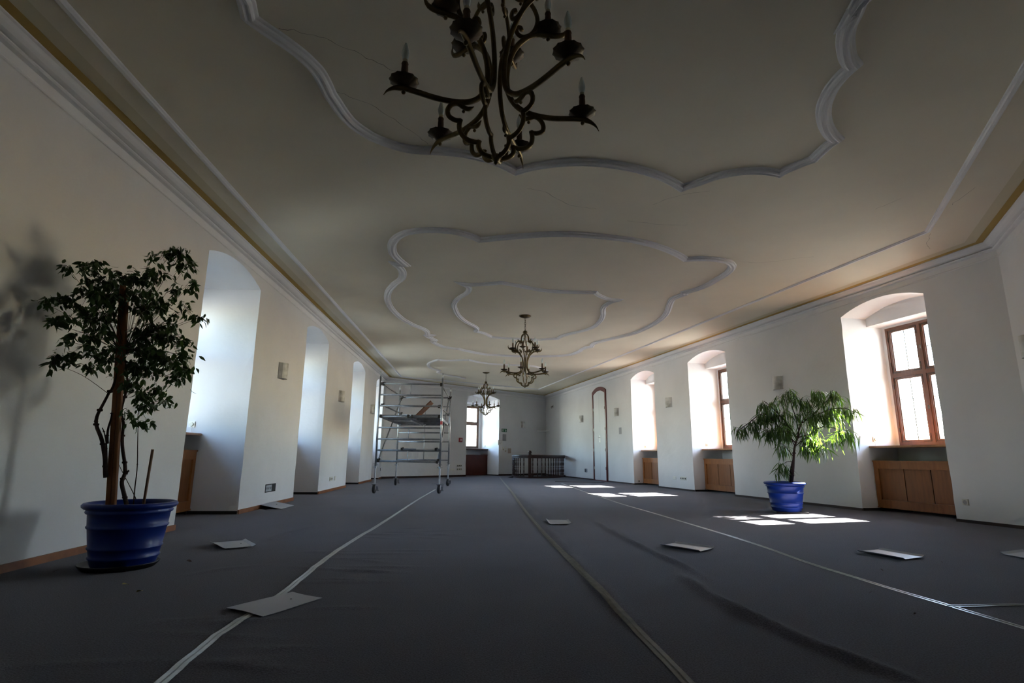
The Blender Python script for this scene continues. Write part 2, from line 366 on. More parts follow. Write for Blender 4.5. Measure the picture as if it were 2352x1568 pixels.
# small puckers along the left tape
rnd = random.Random(3)
for i in range(34):
    px_ = rnd.uniform(-2.2, -.6); py_ = rnd.uniform(2.4, 7.0); px_ = -1.35+.03*py_+rnd.uniform(-.45, .45); a = rnd.uniform(-.35, .35); L_ = rnd.uniform(.1, .35)
    u_ = (X-px_)*math.cos(a)+(Y-py_)*math.sin(a); v_ = -(X-px_)*math.sin(a)+(Y-py_)*math.cos(a)
    Z += .006*np.exp(-(u_/L_)**2-(v_/.03)**2)
Z = np.where(np.hypot(X+2.95, Y-4.46) < .5, Z*0, Z)
FLOOR_Z = (xs, ys, Z)
ny, nx = X.shape
me = bpy.data.meshes.new('floor'); idx = np.arange(nx*ny).reshape(ny, nx)
quads = np.stack([idx[:-1, :-1], idx[:-1, 1:], idx[1:, 1:], idx[1:, :-1]], -1).reshape(-1, 4)
me.vertices.add(nx*ny); me.vertices.foreach_set('co', np.stack([X, Y, Z], -1).reshape(-1).astype(np.float32))
me.loops.add(quads.size); me.loops.foreach_set('vertex_index', quads.reshape(-1).astype(np.int32))
me.polygons.add(len(quads)); me.polygons.foreach_set('loop_start', (np.arange(len(quads))*4).astype(np.int32))
me.update(calc_edges=True); me.validate(); me.polygons.foreach_set('use_smooth', [True]*len(quads)); me.materials.append(MT['carpet'])
fl = bpy.data.objects.new('floor', me); COL.objects.link(fl); fl['kind'] = 'structure'
def floor_z(x, y):
    i = int(np.clip(np.searchsorted(xs, x), 1, len(xs)-1)); j = int(np.clip(np.searchsorted(ys, y), 1, len(ys)-1))
    return float(Z[j-1:j+1, i-1:i+1].max())
# ground outside, one storey below
MB().add([(-80, -60, -4), (90, -60, -4), (90, 100, -4), (-80, 100, -4)], [(0, 1, 2, 3)]).build('ground', 'field', kind='structure')

# trees added outside the windows to dim the room's near end; left pair unseen
rt_ = random.Random(5)
for ti, (tx, ty, lab_) in enumerate(((-8.6, 6.6, 'dark unseen tree added to cut light outside the first window of the left wall'), (-9.2, 12.3, 'dark unseen tree added to cut light outside the second window of the left wall'), (10.7, 9.3, 'low bushy tree added to cut ground light outside the largest window of the right wall'))):
    tr_ = empty('added_shade_tree', (tx, ty, -4), label=lab_, cat='tree', group='trees added outside the windows to cut light'); tr_.scale = (1.05, 1.25, .64) if tx > 0 else (1, 1, 1)
    MB().tube([(0, 0, 0), (.05, .03, 3), (0, 0, 7)], [.22, .16, .05], 10).build('trunk', 'bark', tr_, smooth=True)
    tm = MB()
    for i in range(5200):
        zz = rt_.uniform(1.2, 8.4); rr_ = 2.5*(1-(zz/9.2)**2)**.5*rt_.random()**.35; a = rt_.uniform(0, 6.283); c_ = Vector((rr_*math.cos(a), rr_*math.sin(a), zz))
        d1 = Vector((rt_.gauss(0, 1), rt_.gauss(0, 1), rt_.gauss(0, .6))).normalized()*.15; d2 = d1.cross(Vector((rt_.gauss(0, 1), rt_.gauss(0, 1), rt_.gauss(0, 1)))).normalized()*.06
        tm.add([c_-d1, c_+d2, c_+d1, c_-d2], [(0, 1, 2, 3)])
    tm.build('foliage', 'tree_leaf', tr_, kind='stuff')

# ------------------------------------------------------------------ cornice, ceiling border, trims
CO = [(0, 3.545), (.010, 3.55), (.014, 3.56), (.010, 3.569), (.005, 3.574), (.008, 3.645), (.046, 3.652), (.058, 3.662), (.058, 3.672), (.026, 3.676), (.026, 3.684), (.054, 3.689), (.082, 3.700), (.108, 3.722), (.128, 3.745), (.146, 3.750), (.146, ZC)]
loop = [C_LB, C_NB, C_RN, C_RF, C_LF]      # anticlockwise -> inside is on the left
segs = [('trim_2', [C_LF, C_LB]), ('trim_3', [C_RN, C_RF]), ('trim_4', [C_RF, C_LF]), ('trim_5', [C_NB, C_RN]), ('trim_6', [C_LB, C_NB])]
mb = MB(); sweep(mb, loop, CO, 0, closed=True); mb.build('trim_1', 'stucco', kind='structure')
# ochre border line painted along the cornice
mb = MB(); sweep(mb, loop, [(.14, ZC-.004), (.235, ZC-.004)], 0, closed=True); mb.build('trim_2', 'ochre', kind='structure')
mb = MB(); sweep(mb, loop, [(.235, ZC-.002), (.36, ZC-.002)], 0, closed=True); mb.build('trim_8', 'border', kind='structure')
BEAD = [(-.038, 0), (-.034, -.010), (-.022, -.014), (-.012, -.024), (.012, -.024), (.022, -.014), (.034, -.010), (.038, 0)]
TR = [lp(YB+.6)+Vector((.573, 0)), Vector((1.25, YB+.6)), Vector((5.40, 6.72)), Vector((1.20, 24.30)), Vector((-4.19, 20.70))]
mb = MB(); sweep(mb, TR, BEAD, ZC, closed=True); mb.build('trim_3', 'stucco', kind='structure')
MOLD = [(-.062, 0), (-.058, -.011), (-.040, -.013), (-.036, -.026), (-.022, -.032), (-.008, -.024), (.008, -.024), (.022, -.032), (.036, -.026), (.040, -.013), (.058, -.011), (.062, 0)]
def field(name, pts, closed, scale=1.0, extra=None):
    # split at cusps (None), smooth each run, rejoin with shared cusp points
    runs = [[]]
    for p in pts:
        if p is None:
            last = runs[-1][-1]; runs.append([last])
        else: runs[-1].append(p)
    path = []
    for r in runs:
        if len(r) >= 4:
            q = smooth_path([(a, b, 0) for a, b in r], 3)
            q = [(v.x, v.y) for v in q]
        else: q = list(r)
        if path and q and (Vector(path[-1])-Vector(q[0])).length < 1e-5: q = q[1:]
        path += q
    clean = [path[0]]
    for p in path[1:]:
        if (Vector(p)-Vector(clean[-1])).length > .012: clean.append(p)
    if closed and (Vector(clean[0])-Vector(clean[-1])).length < .05: clean.pop()
    mb = MB(); sweep(mb, clean, [(u*scale, v*1.35*scale) for u, v in MOLD], ZC, closed=closed)
    return mb.build(name, 'stucco', kind='structure')
CA = [[-1.765,3.087],[-1.805,3.222],[-1.799,3.241],None,[-1.75,3.319],[-1.692,3.4],[-1.64,3.48],[-1.589,3.572],[-1.551,3.664],[-1.523,3.765],[-1.518,3.923],[-1.521,4.021],[-1.508,4.129],[-1.491,4.278],[-1.457,4.424],[-1.395,4.543],[-1.315,4.654],[-1.201,4.748],[-1.071,4.828],[-0.939,4.865],[-0.792,4.878],[-0.65,4.892],[-0.508,4.921],[-0.361,4.975],[-0.221,5.046],[-0.095,5.146],[0.021,5.266],None,[0.137,5.194],[0.247,5.146],[0.387,5.104],[0.525,5.076],[0.665,5.065],[0.805,5.071],[0.951,5.094],[1.095,5.132],[1.248,5.184],[1.41,5.257],[1.527,5.323],[1.645,5.409],[1.752,5.498],[1.857,5.596],None,[1.926,5.525],[2.007,5.455],[2.12,5.34],[2.243,5.265],[2.378,5.218],[2.531,5.207],[2.655,5.223],[2.775,5.265],None,[2.804,5.185],[2.853,5.115],[2.906,5.038],[2.971,4.971],None,[2.974,4.882],[2.978,4.789],[2.981,4.706],[3.001,4.633],None,[2.897,4.543],[2.804,4.442],[2.72,4.326],[2.653,4.215],[2.603,4.108],[2.571,4.006],[2.548,3.903],[2.542,3.804],[2.546,3.724],[2.56,3.649],None,[2.491,3.587],[2.437,3.52],[2.376,3.433],[2.33,3.354],[2.292,3.266],[2.275,3.193],[2.257,3.116],[2.247,3.045]]
a0, a1 = CA[0], [p for p in CA if p][-1]
yc = 2.43
back = [None if p is None else (p[0], 2*yc-p[1]) for p in CA][::-1]
field('trim_4', CA+back, True)
field('trim_5', [[-0.463,7.127],None,[-0.56,7.007],[-0.664,6.916],[-0.774,6.85],[-0.891,6.817],[-1.032,6.798],[-1.183,6.808],[-1.291,6.839],[-1.398,6.886],[-1.502,6.975],[-1.59,7.09],[-1.658,7.216],[-1.706,7.346],[-1.74,7.497],[-1.761,7.664],[-1.755,7.806],[-1.728,7.963],[-1.683,8.147],None,[-1.831,8.111],None,[-1.803,8.24],[-1.784,8.383],[-1.793,8.575],[-1.843,8.8],[-1.883,8.893],[-1.927,8.965],[-2.02,9.112],[-2.096,9.263],[-2.205,9.497],[-2.293,9.757],[-2.367,10.058],[-2.417,10.362],[-2.446,10.699],[-2.446,11.021],[-2.427,11.343],[-2.388,11.667],[-2.33,11.919],[-2.261,12.164],[-2.186,12.332],[-2.113,12.505],[-2.059,12.683],[-2.042,12.914],[-2.075,13.205],None,[-1.989,13.276],None,[-2.126,13.331],None,[-2.083,13.482],[-2.047,13.609],[-1.976,13.9],None,[-2.082,14.014],[-2.044,14.236],[-1.992,14.424],[-1.91,14.64],[-1.797,14.786],[-1.655,14.904],[-1.497,14.959],None,[-1.388,15.145],[-1.253,15.301],[-1.024,15.57],[-0.771,15.785],[-0.432,15.924],[-0.074,16.0],[0.184,16.024],[0.454,16.033],[0.776,16.025],[1.107,15.98],[1.385,15.924],[1.617,15.814],[1.75,15.641],[1.853,15.392],[1.921,15.126],None,[1.93,14.965],[1.969,14.807],[2.028,14.62],None,[2.151,14.495],None,[2.136,14.232],[2.177,14.015],[2.286,13.806],[2.41,13.619],[2.645,13.294],[2.868,12.93],[2.978,12.676],[3.063,12.357],[3.138,12.003],[3.187,11.594],[3.196,11.245],[3.171,10.906],[3.117,10.603],[3.06,10.316],[3.018,10.073],[3.006,9.888],[3.055,9.725],[3.135,9.571],None,[3.087,9.492],None,[3.21,9.343],[3.303,9.162],[3.365,8.976],[3.394,8.77],[3.429,8.593],[3.446,8.408],[3.438,8.251],[3.399,8.11],[3.33,7.994],[3.25,7.9],[3.148,7.846],[3.042,7.805],[2.929,7.78],[2.829,7.772],[2.709,7.782],[2.576,7.813],None,[2.428,7.644],[2.295,7.515],[2.134,7.383],[1.974,7.264],[1.798,7.164],[1.624,7.082],[1.379,7.011],[1.149,6.956],[0.907,6.909],[0.667,6.895],[0.43,6.912],[0.193,6.958],[0.011,6.998],[-0.166,7.044],[-0.315,7.086]], True, 1.05)
field('trim_6', [[-0.88,9.105],None,[-0.756,9.151],[-0.623,9.147],[-0.406,9.092],[-0.19,9.025],None,[-0.083,9.083],[0.026,9.144],[0.182,9.237],[0.341,9.334],[0.496,9.42],[0.664,9.482],[0.87,9.523],[1.068,9.542],[1.281,9.552],[1.486,9.551],None,[1.544,9.672],[1.621,9.781],[1.705,9.878],[1.782,9.948],[2.001,10.03],None,[1.9,10.152],[1.84,10.339],[1.815,10.547],[1.841,10.812],[1.895,11.104],[1.928,11.457],[1.921,11.801],[1.894,12.099],[1.837,12.315],[1.703,12.587],[1.528,12.802],[1.396,12.973],[1.286,13.143],[1.206,13.326],[1.167,13.533],None,[0.9,13.596],[0.614,13.687],[0.153,13.6],[-0.285,13.513],[-0.532,13.384],None,[-0.608,13.148],[-0.687,12.981],[-0.869,12.799],None,[-0.827,12.637],[-0.827,12.457],[-0.878,12.242],[-0.945,12.075],[-1.042,11.813],[-1.112,11.508],[-1.155,11.191],[-1.162,10.841],[-1.16,10.609],[-1.133,10.384],[-1.079,10.183],[-1.012,10.009],[-0.938,9.857],[-0.854,9.715],[-0.8,9.577],[-0.773,9.43],[-0.776,9.314],[-0.8,9.227]], True, .9)
field('trim_7', [[-1.791,20.966],[-1.937,20.737],[-2.059,20.454],[-2.254,20.295],[-2.422,20.049],[-2.559,19.764],[-2.651,19.453],None,[-2.515,19.039],None,[-2.65,18.8],[-2.75,18.453],[-2.772,18.15],[-2.744,17.871],[-2.681,17.574],[-2.588,17.317],[-2.423,17.023],[-2.27,16.786],None,[-2.175,16.892],[-2.061,16.933],[-1.894,16.925],[-1.712,16.869],[-1.52,16.828],[-1.332,16.795],None,[-1.194,17.002],[-1.041,17.189],[-0.788,17.392],[-0.519,17.548],[-0.248,17.62],[0.02,17.675],[0.29,17.731],[0.562,17.814],[0.724,17.921],[0.889,18.138],None,[1.04,18.456],[1.212,18.832]], False, .9)

# ------------------------------------------------------------------ baseboards
def baseboard(name, wl, runs, m, h=.06, th=.018):
    root = empty(name, kind='structure')
    for a, b in runs: MB().frame_box(wl, (a, 0, -th), (b, h, .004)).build('board', m, root)
    return root
def piers(wl, niches, extra=()):
    e = 0; out = []
    for N in sorted(niches, key=lambda q: q['u0']) + []:
        out.append((e, N['u0'])); e = N['u1']
    out.append((e, wl.L)); return out
BBL = baseboard('baseboard_left', WL, piers(WL, NL), 'base_wood')
du0, du1 = WR.u(rp(19.96)), WR.u(rp(21.22))
rr = piers(WR, NR); a, b = rr.pop(); rr += [(a, du0-.02), (du1+.02, b)]
BBR = baseboard('baseboard_right', WR, rr, 'base_dark', h=.04)
BBF = baseboard('baseboard_far', WF, piers(WF, NF), 'base_dark', h=.07)
baseboard('baseboard_near', WN, [(0, WN.L)], 'base_wood'); baseboard('baseboard_back', WB, [(0, WB.L)], 'base_wood')
for wl, NN, bb in ((WL, NL, BBL), (WR, NR, BBR), (WF, NF, BBF)):
    for N in NN:
        for uu, s_ in ((N['u0'], 1), (N['u1'], -1)):
            MB().frame_box(wl, (uu-.001*s_, 0, .006), (uu+.012*s_, .045, N['D'])).build('niche_board', 'black_base', bb)
        MB().frame_box(wl, (N['u0'], 0, N['D']-.012), (N['u1'], .045, N['D']+.001)).build('niche_board', 'black_base', bb)

# ------------------------------------------------------------------ windows
WCOUNT = [0]
def window(wl, N, full=True):
    WCOUNT[0] += 1
    w0, w1, z0, z1 = N['win']; D = N['D']; c = wl((w0+w1)/2, 0, D)
    root = empty('window_%d' % WCOUNT[0], kind='structure')
    zt = z0+(z1-z0)*.585; mid = (w0+w1)/2; d0, d1 = D+.0, D+.07
    mb = MB()
    mb.frame_box(wl, (w0-.01, z0-.01, d0-.02), (w0+.035, z1+.01, d1)); mb.frame_box(wl, (w1-.035, z0-.01, d0-.02), (w1+.01, z1+.01, d1))
    mb.frame_box(wl, (w0+.035, z1-.035, d0-.02), (w1-.035, z1+.01, d1)); mb.frame_box(wl, (w0+.035, z0-.01, d0-.02), (w1-.035, z0+.035, d1))
    mb.frame_box(wl, (w0+.035, zt-.03, d0-.02), (w1-.035, zt+.03, d1)); mb.frame_box(wl, (mid-.028, z0+.035, d0-.02), (mid+.028, zt-.03, d1)); mb.frame_box(wl, (mid-.028, zt+.03, d0-.02), (mid+.028, z1-.035, d1))
    mb.build('window_frame', 'frame_red', root)
    for (a, b) in ((w0+.035, mid-.028), (mid+.028, w1-.035)):
        for (lo, hi, nrow) in ((z0+.035, zt-.03, 3), (zt+.03, z1-.035, 2)):
            f = .048; e0, e1 = D-.012, D+.035
            mb = MB(); mb.frame_box(wl, (a, lo, e0), (a+f, hi, e1)); mb.frame_box(wl, (b-f, lo, e0), (b, hi, e1)); mb.frame_box(wl, (a+f, lo, e0), (b-f, lo+f, e1)); mb.frame_box(wl, (a+f, hi-f, e0), (b-f, hi, e1))
            # inner glazing bead
            for (p, q) in (((a+f, lo+f), (a+f+.012, hi-f)), ((b-f-.012, lo+f), (b-f, hi-f))): mb.frame_box(wl, (p[0], p[1], e0+.014), (q[0], q[1], e1))
            cs = mb.build('casement', 'frame_red', root)
            pm = MB(); pm.add([wl(a+f, lo+f, D+.03), wl(b-f, lo+f, D+.03), wl(b-f, hi-f, D+.03), wl(a+f, hi-f, D+.03)], [(0, 1, 2, 3)]); pm.build('pane', 'glass', cs)
            gm = MB(); gm.frame_box(wl, ((a+b)/2-.005, lo+f, D+.024), ((a+b)/2+.005, hi-f, D+.036))
            for r in range(1, nrow): zz = lo+f+(hi-lo-2*f)*r/nrow; gm.frame_box(wl, (a+f, zz-.005, D+.024), (b-f, zz+.005, D+.036))
            gm.build('glazing_bar', 'iron', cs)
            if full:
                for (uu, s_) in ((a, 1), (b, -1)):
                    for (zz, t_) in ((lo, 1), (hi, -1)):
                        L_ = [(.012, .012), (.15, .012), (.15, .024), (.024, .024), (.024, .15), (.012, .15)]
                        Pq = [wl(uu+s_*p_, zz+t_*q_, dd) for dd in (e0-.004, e0) for p_, q_ in L_]
                        MB().add(Pq, [tuple(range(6)), tuple(range(6, 12))]+[(i, (i+1) % 6, 6+(i+1) % 6, 6+i) for i in range(6)]).build('corner_strap', 'iron', cs)
                lm = MB(); cc = mid; zz = (lo+hi)/2
                lm.tube([wl(cc+.006 if a > mid else cc-.006, zz-.03, e0-.012), wl(cc+.006 if a > mid else cc-.006, zz+.03, e0-.012)], .006, 6); lm.build('latch', 'steel', cs)
    # hinge pins on outer stile
    if full:
        for uu in (w0+.03, w1-.03):
            for zz in (z0+.25, zt-.2, zt+.2, z1-.2): MB().tube([wl(uu, zz-.035, D-.024), wl(uu, zz+.035, D-.024)], .007, 6).build('hinge', 'iron', root)
    return root
for N in NR: window(WR, N)
for N in NL: window(WL, N, False)
for N in NF: window(WF, N)

# sky portals just outside the glass
for wl, NN in ((WL, NL), (WR, NR), (WF, NF)):
    for N in NN:
        w0, w1, z0, z1 = N['win']; pl_ = bpy.data.lights.new('sky_portal', 'AREA'); pl_.shape = 'RECTANGLE'; pl_.size = w1-w0; pl_.size_y = z1-z0; pl_.energy = 1
        pl_.cycles.is_portal = True
        o = bpy.data.objects.new('sky_portal', pl_); COL.objects.link(o); o.location = wl((w0+w1)/2, (z0+z1)/2, N['D']+.14)
        nd = -Vector((wl.n.x, wl.n.y, 0)); o.rotation_euler = nd.to_track_quat('-Z', 'Z').to_euler()
        # check vertical extent runs along world Z
        mw = nd.to_track_quat('-Z', 'Y'); o.rotation_euler = mw.to_euler()

# ------------------------------------------------------------------ sills and radiator covers
def sill(wl, N, label, m='oak_dark'):
    d0 = N['cab']-.03; mb = MB(); mb.frame_box(wl, (N['u0']+.004, N['sill']-.032, d0), (N['u1']-.004, N['sill'], N['D']-.002))
    mb.frame_box(wl, (N['u0']+.004, N['sill']-.026, d0-.008), (N['u1']-.004, N['sill']-.006, d0))
    o = mb.build('window_sill', m); tag(o, label, 'window sill', 'wooden window sills'); return o
def radiator_cover(wl, N, label, wood='oak', plain=False, gap=.055):
    u0, u1 = N['u0']+.012, N['u1']-.012; d = N['cab']; zt = N['cabtop']; zb = gap
    root = empty('radiator_cover', label=label, cat='radiator cover', group='wooden radiator covers in the window niches')
    if plain:
        mb = MB(); mb.frame_box(wl, (u0, zb, d), (u1, zt-.02, d+.03)); mb.build('front_panel', wood, root)
        mb = MB(); mb.frame_box(wl, (u0-.004, zt-.02, d-.012), (u1+.004, zt, d+.045)); mb.build('top_strip', wood, root)
    else:
        st = .075
        mb = MB(); mb.frame_box(wl, (u0, zb+.01, d), (u0+st, zt-.02, d+.03)); mb.build('stile', wood, root)
        mb = MB(); mb.frame_box(wl, (u1-st, zb+.01, d), (u1, zt-.02, d+.03)); mb.build('stile', wood, root)
        mb = MB(); mb.frame_box(wl, (u0+st, zt-.118, d), (u1-st, zt-.02, d+.03)); mb.build('top_rail', wood, root)
        mb = MB(); mb.frame_box(wl, (u0+st, zb+.01, d), (u1-st, zb+.118, d+.03)); mb.build('bottom_rail', wood, root)
        mb = MB(); mb.frame_box(wl, (u0-.004, zt-.022, d-.014), (u1+.004, zt, d+.05)); mb.build('top_strip', wood, root)
        mb = MB(); mb.frame_box(wl, (u0-.003, zb, d-.01), (u1+.003, zb+.022, d+.035)); mb.build('base_strip', wood, root)
        a, b = u0+st, u1-st; lo, hi = zb+.118, zt-.118
        for (p, q) in (((a, lo), (a+.016, hi)), ((b-.016, lo), (b, hi)), ((a+.016, lo), (b-.016, lo+.016)), ((a+.016, hi-.016), (b-.016, hi))):
            MB().frame_box(wl, (p[0], p[1], d-.008), (q[0], q[1], d+.022)).build('bead', wood, root)
        a += .016; b -= .016; lo += .016; hi -= .016; w = (b-a)/3
        for i in range(3):
            MB().frame_box(wl, (a+i*w+(.007 if i else .001), lo+.001, d+.016), (a+(i+1)*w-(.007 if i < 2 else .001), hi-.001, d+.026)).build('panel', 'oak_panel', root)
        MB().frame_box(wl, (a, lo, d+.027), (b, hi, d+.03)).build('back_board', 'hole', root)
    # support battens against the reveals so that the cover stands on the floor
    for q in (u0+.01, u1-.04): MB().frame_box(wl, (q, 0, d+.032), (q+.03, zb+.3, d+.05)).build('batten', 'black_base', root)
    # the radiator itself hidden behind
    return root
def radiator(wl, N, label):
    u0, u1 = N['u0']+.2, N['u1']-.2; root = empty('radiator', label=label, cat='radiator', group='radiators behind the wooden covers')
    mb = MB(); mb.frame_box(wl, (u0, .15, N['D']-.13), (u1, .68, N['D']-.05)); mb.build('panel_body', 'radiator', root)
    for q in (u0+.05, u1-.05): MB().tube([wl(q, 0, N['D']-.09), wl(q, .16, N['D']-.09)], .012, 8).build('pipe', 'radiator', root)
nmR = ['beside the blue pot of the long-leaved fig', 'second from the near end of the right wall', 'nearest the red-framed door']
nmL = ['just behind the tall potted ficus', 'second along the left wall', 'third along the left wall, left of the scaffold', 'behind the scaffold']
ordn = ['first', 'second', 'third', 'fourth']
for i, N in enumerate(NR):
    sill(WR, N, 'brown wooden sill under the right-wall window, %s' % nmR[i]); radiator_cover(WR, N, ['large oak radiator cover in the right-wall niche beside the single wall socket', 'oak radiator cover in the right-wall niche left of the long-leaved fig', 'small-looking oak radiator cover in the right-wall niche nearest the red-framed door'][i])
    radiator(WR, N, 'pale radiator inside the right-wall niche %s' % nmR[i])
for i, N in enumerate(NL):
    sill(WL, N, 'brown wooden sill in the left-wall niche %s' % nmL[i]); radiator_cover(WL, N, 'oak radiator cover in the left-wall niche %s' % nmL[i])
sill(WF, NF[0], 'dark wooden sill under the window in the far wall', 'red_wood'); radiator_cover(WF, NF[0], 'plain dark red-brown radiator cover in the far wall niche', 'red_wood', True, .02)

# ------------------------------------------------------------------ door
root = empty('door_1', kind='structure')
fwid = .10
def arc(u0, u1, zs, zc, n=12):
    w = u1-u0; h = zc-zs; R = (w*w/4+h*h)/(2*h); cx = (u0+u1)/2; cz = zc-R; a0 = math.asin(w/2/R)
    return [(cx+R*math.sin(-a0+2*a0*i/n), cz+R*math.cos(-a0+2*a0*i/n)) for i in range(n+1)]
o_arc = arc(du0, du1, 3.26, 3.42); i_arc = arc(du0+fwid, du1-fwid, 3.15, 3.28)
outer = [(du0, 0)]+o_arc+[(du1, 0)]; inner = [(du0+fwid, 0)]+i_arc+[(du1-fwid, 0)]
mb = MB(); n = len(outer)
for (da, db) in ((-.03, -.03),):
    k = 0; mb.add([WR(a, b, -.035) for a, b in outer]+[WR(a, b, -.035) for a, b in inner]+[WR(a, b, 0) for a, b in outer]+[WR(a, b, 0) for a, b in inner], [(i, i+1, n+i+1, n+i) for i in range(n-1)]+[(i, i+1, 2*n+i+1, 2*n+i) for i in range(n-1)]+[(n+i, n+i+1, 3*n+i+1, 3*n+i) for i in range(n-1)])
mb.build('door_frame', 'door_red', root)
mb = MB(); mb.frame_box(WR, (du0, 0, -.04), (du1, .025, 0)); mb.build('threshold', 'door_red', root)
mid = (du0+du1)/2
def leaf(a, b):
    top = [p for p in i_arc if a+.004 < p[0] < b-.004]
    def zat(u):
        for (p, q) in zip(i_arc, i_arc[1:]):
            if p[0] <= u <= q[0]: return p[1]+(q[1]-p[1])*(u-p[0])/(q[0]-p[0])
        return i_arc[0][1]
    pts = [(a, .03), (a, zat(a)-.005)]+[(p[0], p[1]-.005) for p in top]+[(b, zat(b)-.005), (b, .03)]
    n = len(pts); m_ = MB(); m_.add([WR(u, z, -.02) for u, z in pts]+[WR(u, z, -.001) for u, z in pts], [tuple(range(n)), tuple(range(n, 2*n))]+[(i, (i+1) % n, n+(i+1) % n, n+i) for i in range(n)])
    return m_.build('door_leaf', 'door_white', root, tri=True)
lf1 = leaf(du0+fwid+.004, mid-.003); lf2 = leaf(mid+.003, du1-fwid-.004)
mb = MB(); mb.frame_box(WR, (mid-.05, 1.38, -.026), (mid-.015, 1.64, -.02)); mb.tube([WR(mid-.032, 1.55, -.02), WR(mid-.032, 1.55, -.07), WR(mid-.13, 1.55, -.075)], .010, 8); mb.build('door_handle', 'steel', lf1)
for lf, uu in ((lf1, du0+fwid+.004), (lf2, du1-fwid-.004)):
    for zz in (.45, 1.1, 1.85, 2.6):
        mb = MB(); mb.tube([WR(uu, zz-.05, -.036), WR(uu, zz+.05, -.036)], .010, 8); mb.build('hinge', 'white_plastic' if lf is lf2 else 'iron', lf)

# ------------------------------------------------------------------ chandeliers
ZT = 1.53
STEM = [(.37, .865), (.375, .835), (.355, .80), (.31, .782), (.26, .776), (.21, .768), (.165, .745), (.12, .70), (.085, .645), (.062, .58), (.05, .51), (.05, .44), (.062, .385), (.09, .34), (.13, .312), (.18, .298), (.25, .294), (.32, .300), (.39, .312), (.455, .320), (.50, .312), (.53, .292), (.545, .268)]
CROWN = [(.018, 1.135), (.045, 1.125), (.07, 1.095), (.082, 1.05), (.086, 1.0), (.092, .965), (.115, .955), (.14, .965), (.155, .995), (.158, 1.02)]
BULBO = [(.075, .965), (.105, .975), (.145, .968), (.18, .94), (.205, .895), (.212, .85), (.20, .80), (.175, .76), (.14, .738), (.112, .742), (.098, .762), (.103, .786), (.121, .788), (.126, .772)]
BASK = [(.115, .285), (.14, .268), (.165, .272), (.195, .287), (.225, .275), (.242, .245), (.236, .212), (.205, .196), (.178, .198)]
BASK2 = [(.178, .204), (.184, .17), (.176, .132), (.148, .105), (.11, .096), (.084, .100)]
BASK3 = [(.084, .106), (.088, .078), (.076, .052), (.048, .035), (.012, .03)]
def pol(r, z, a): return (r*math.cos(a), r*math.sin(a), z)
def curve_mesh(name, P, r, a):
    Q = smooth_path([(p[0], 0, p[1]) for p in P], 3); rr = r
    return Q
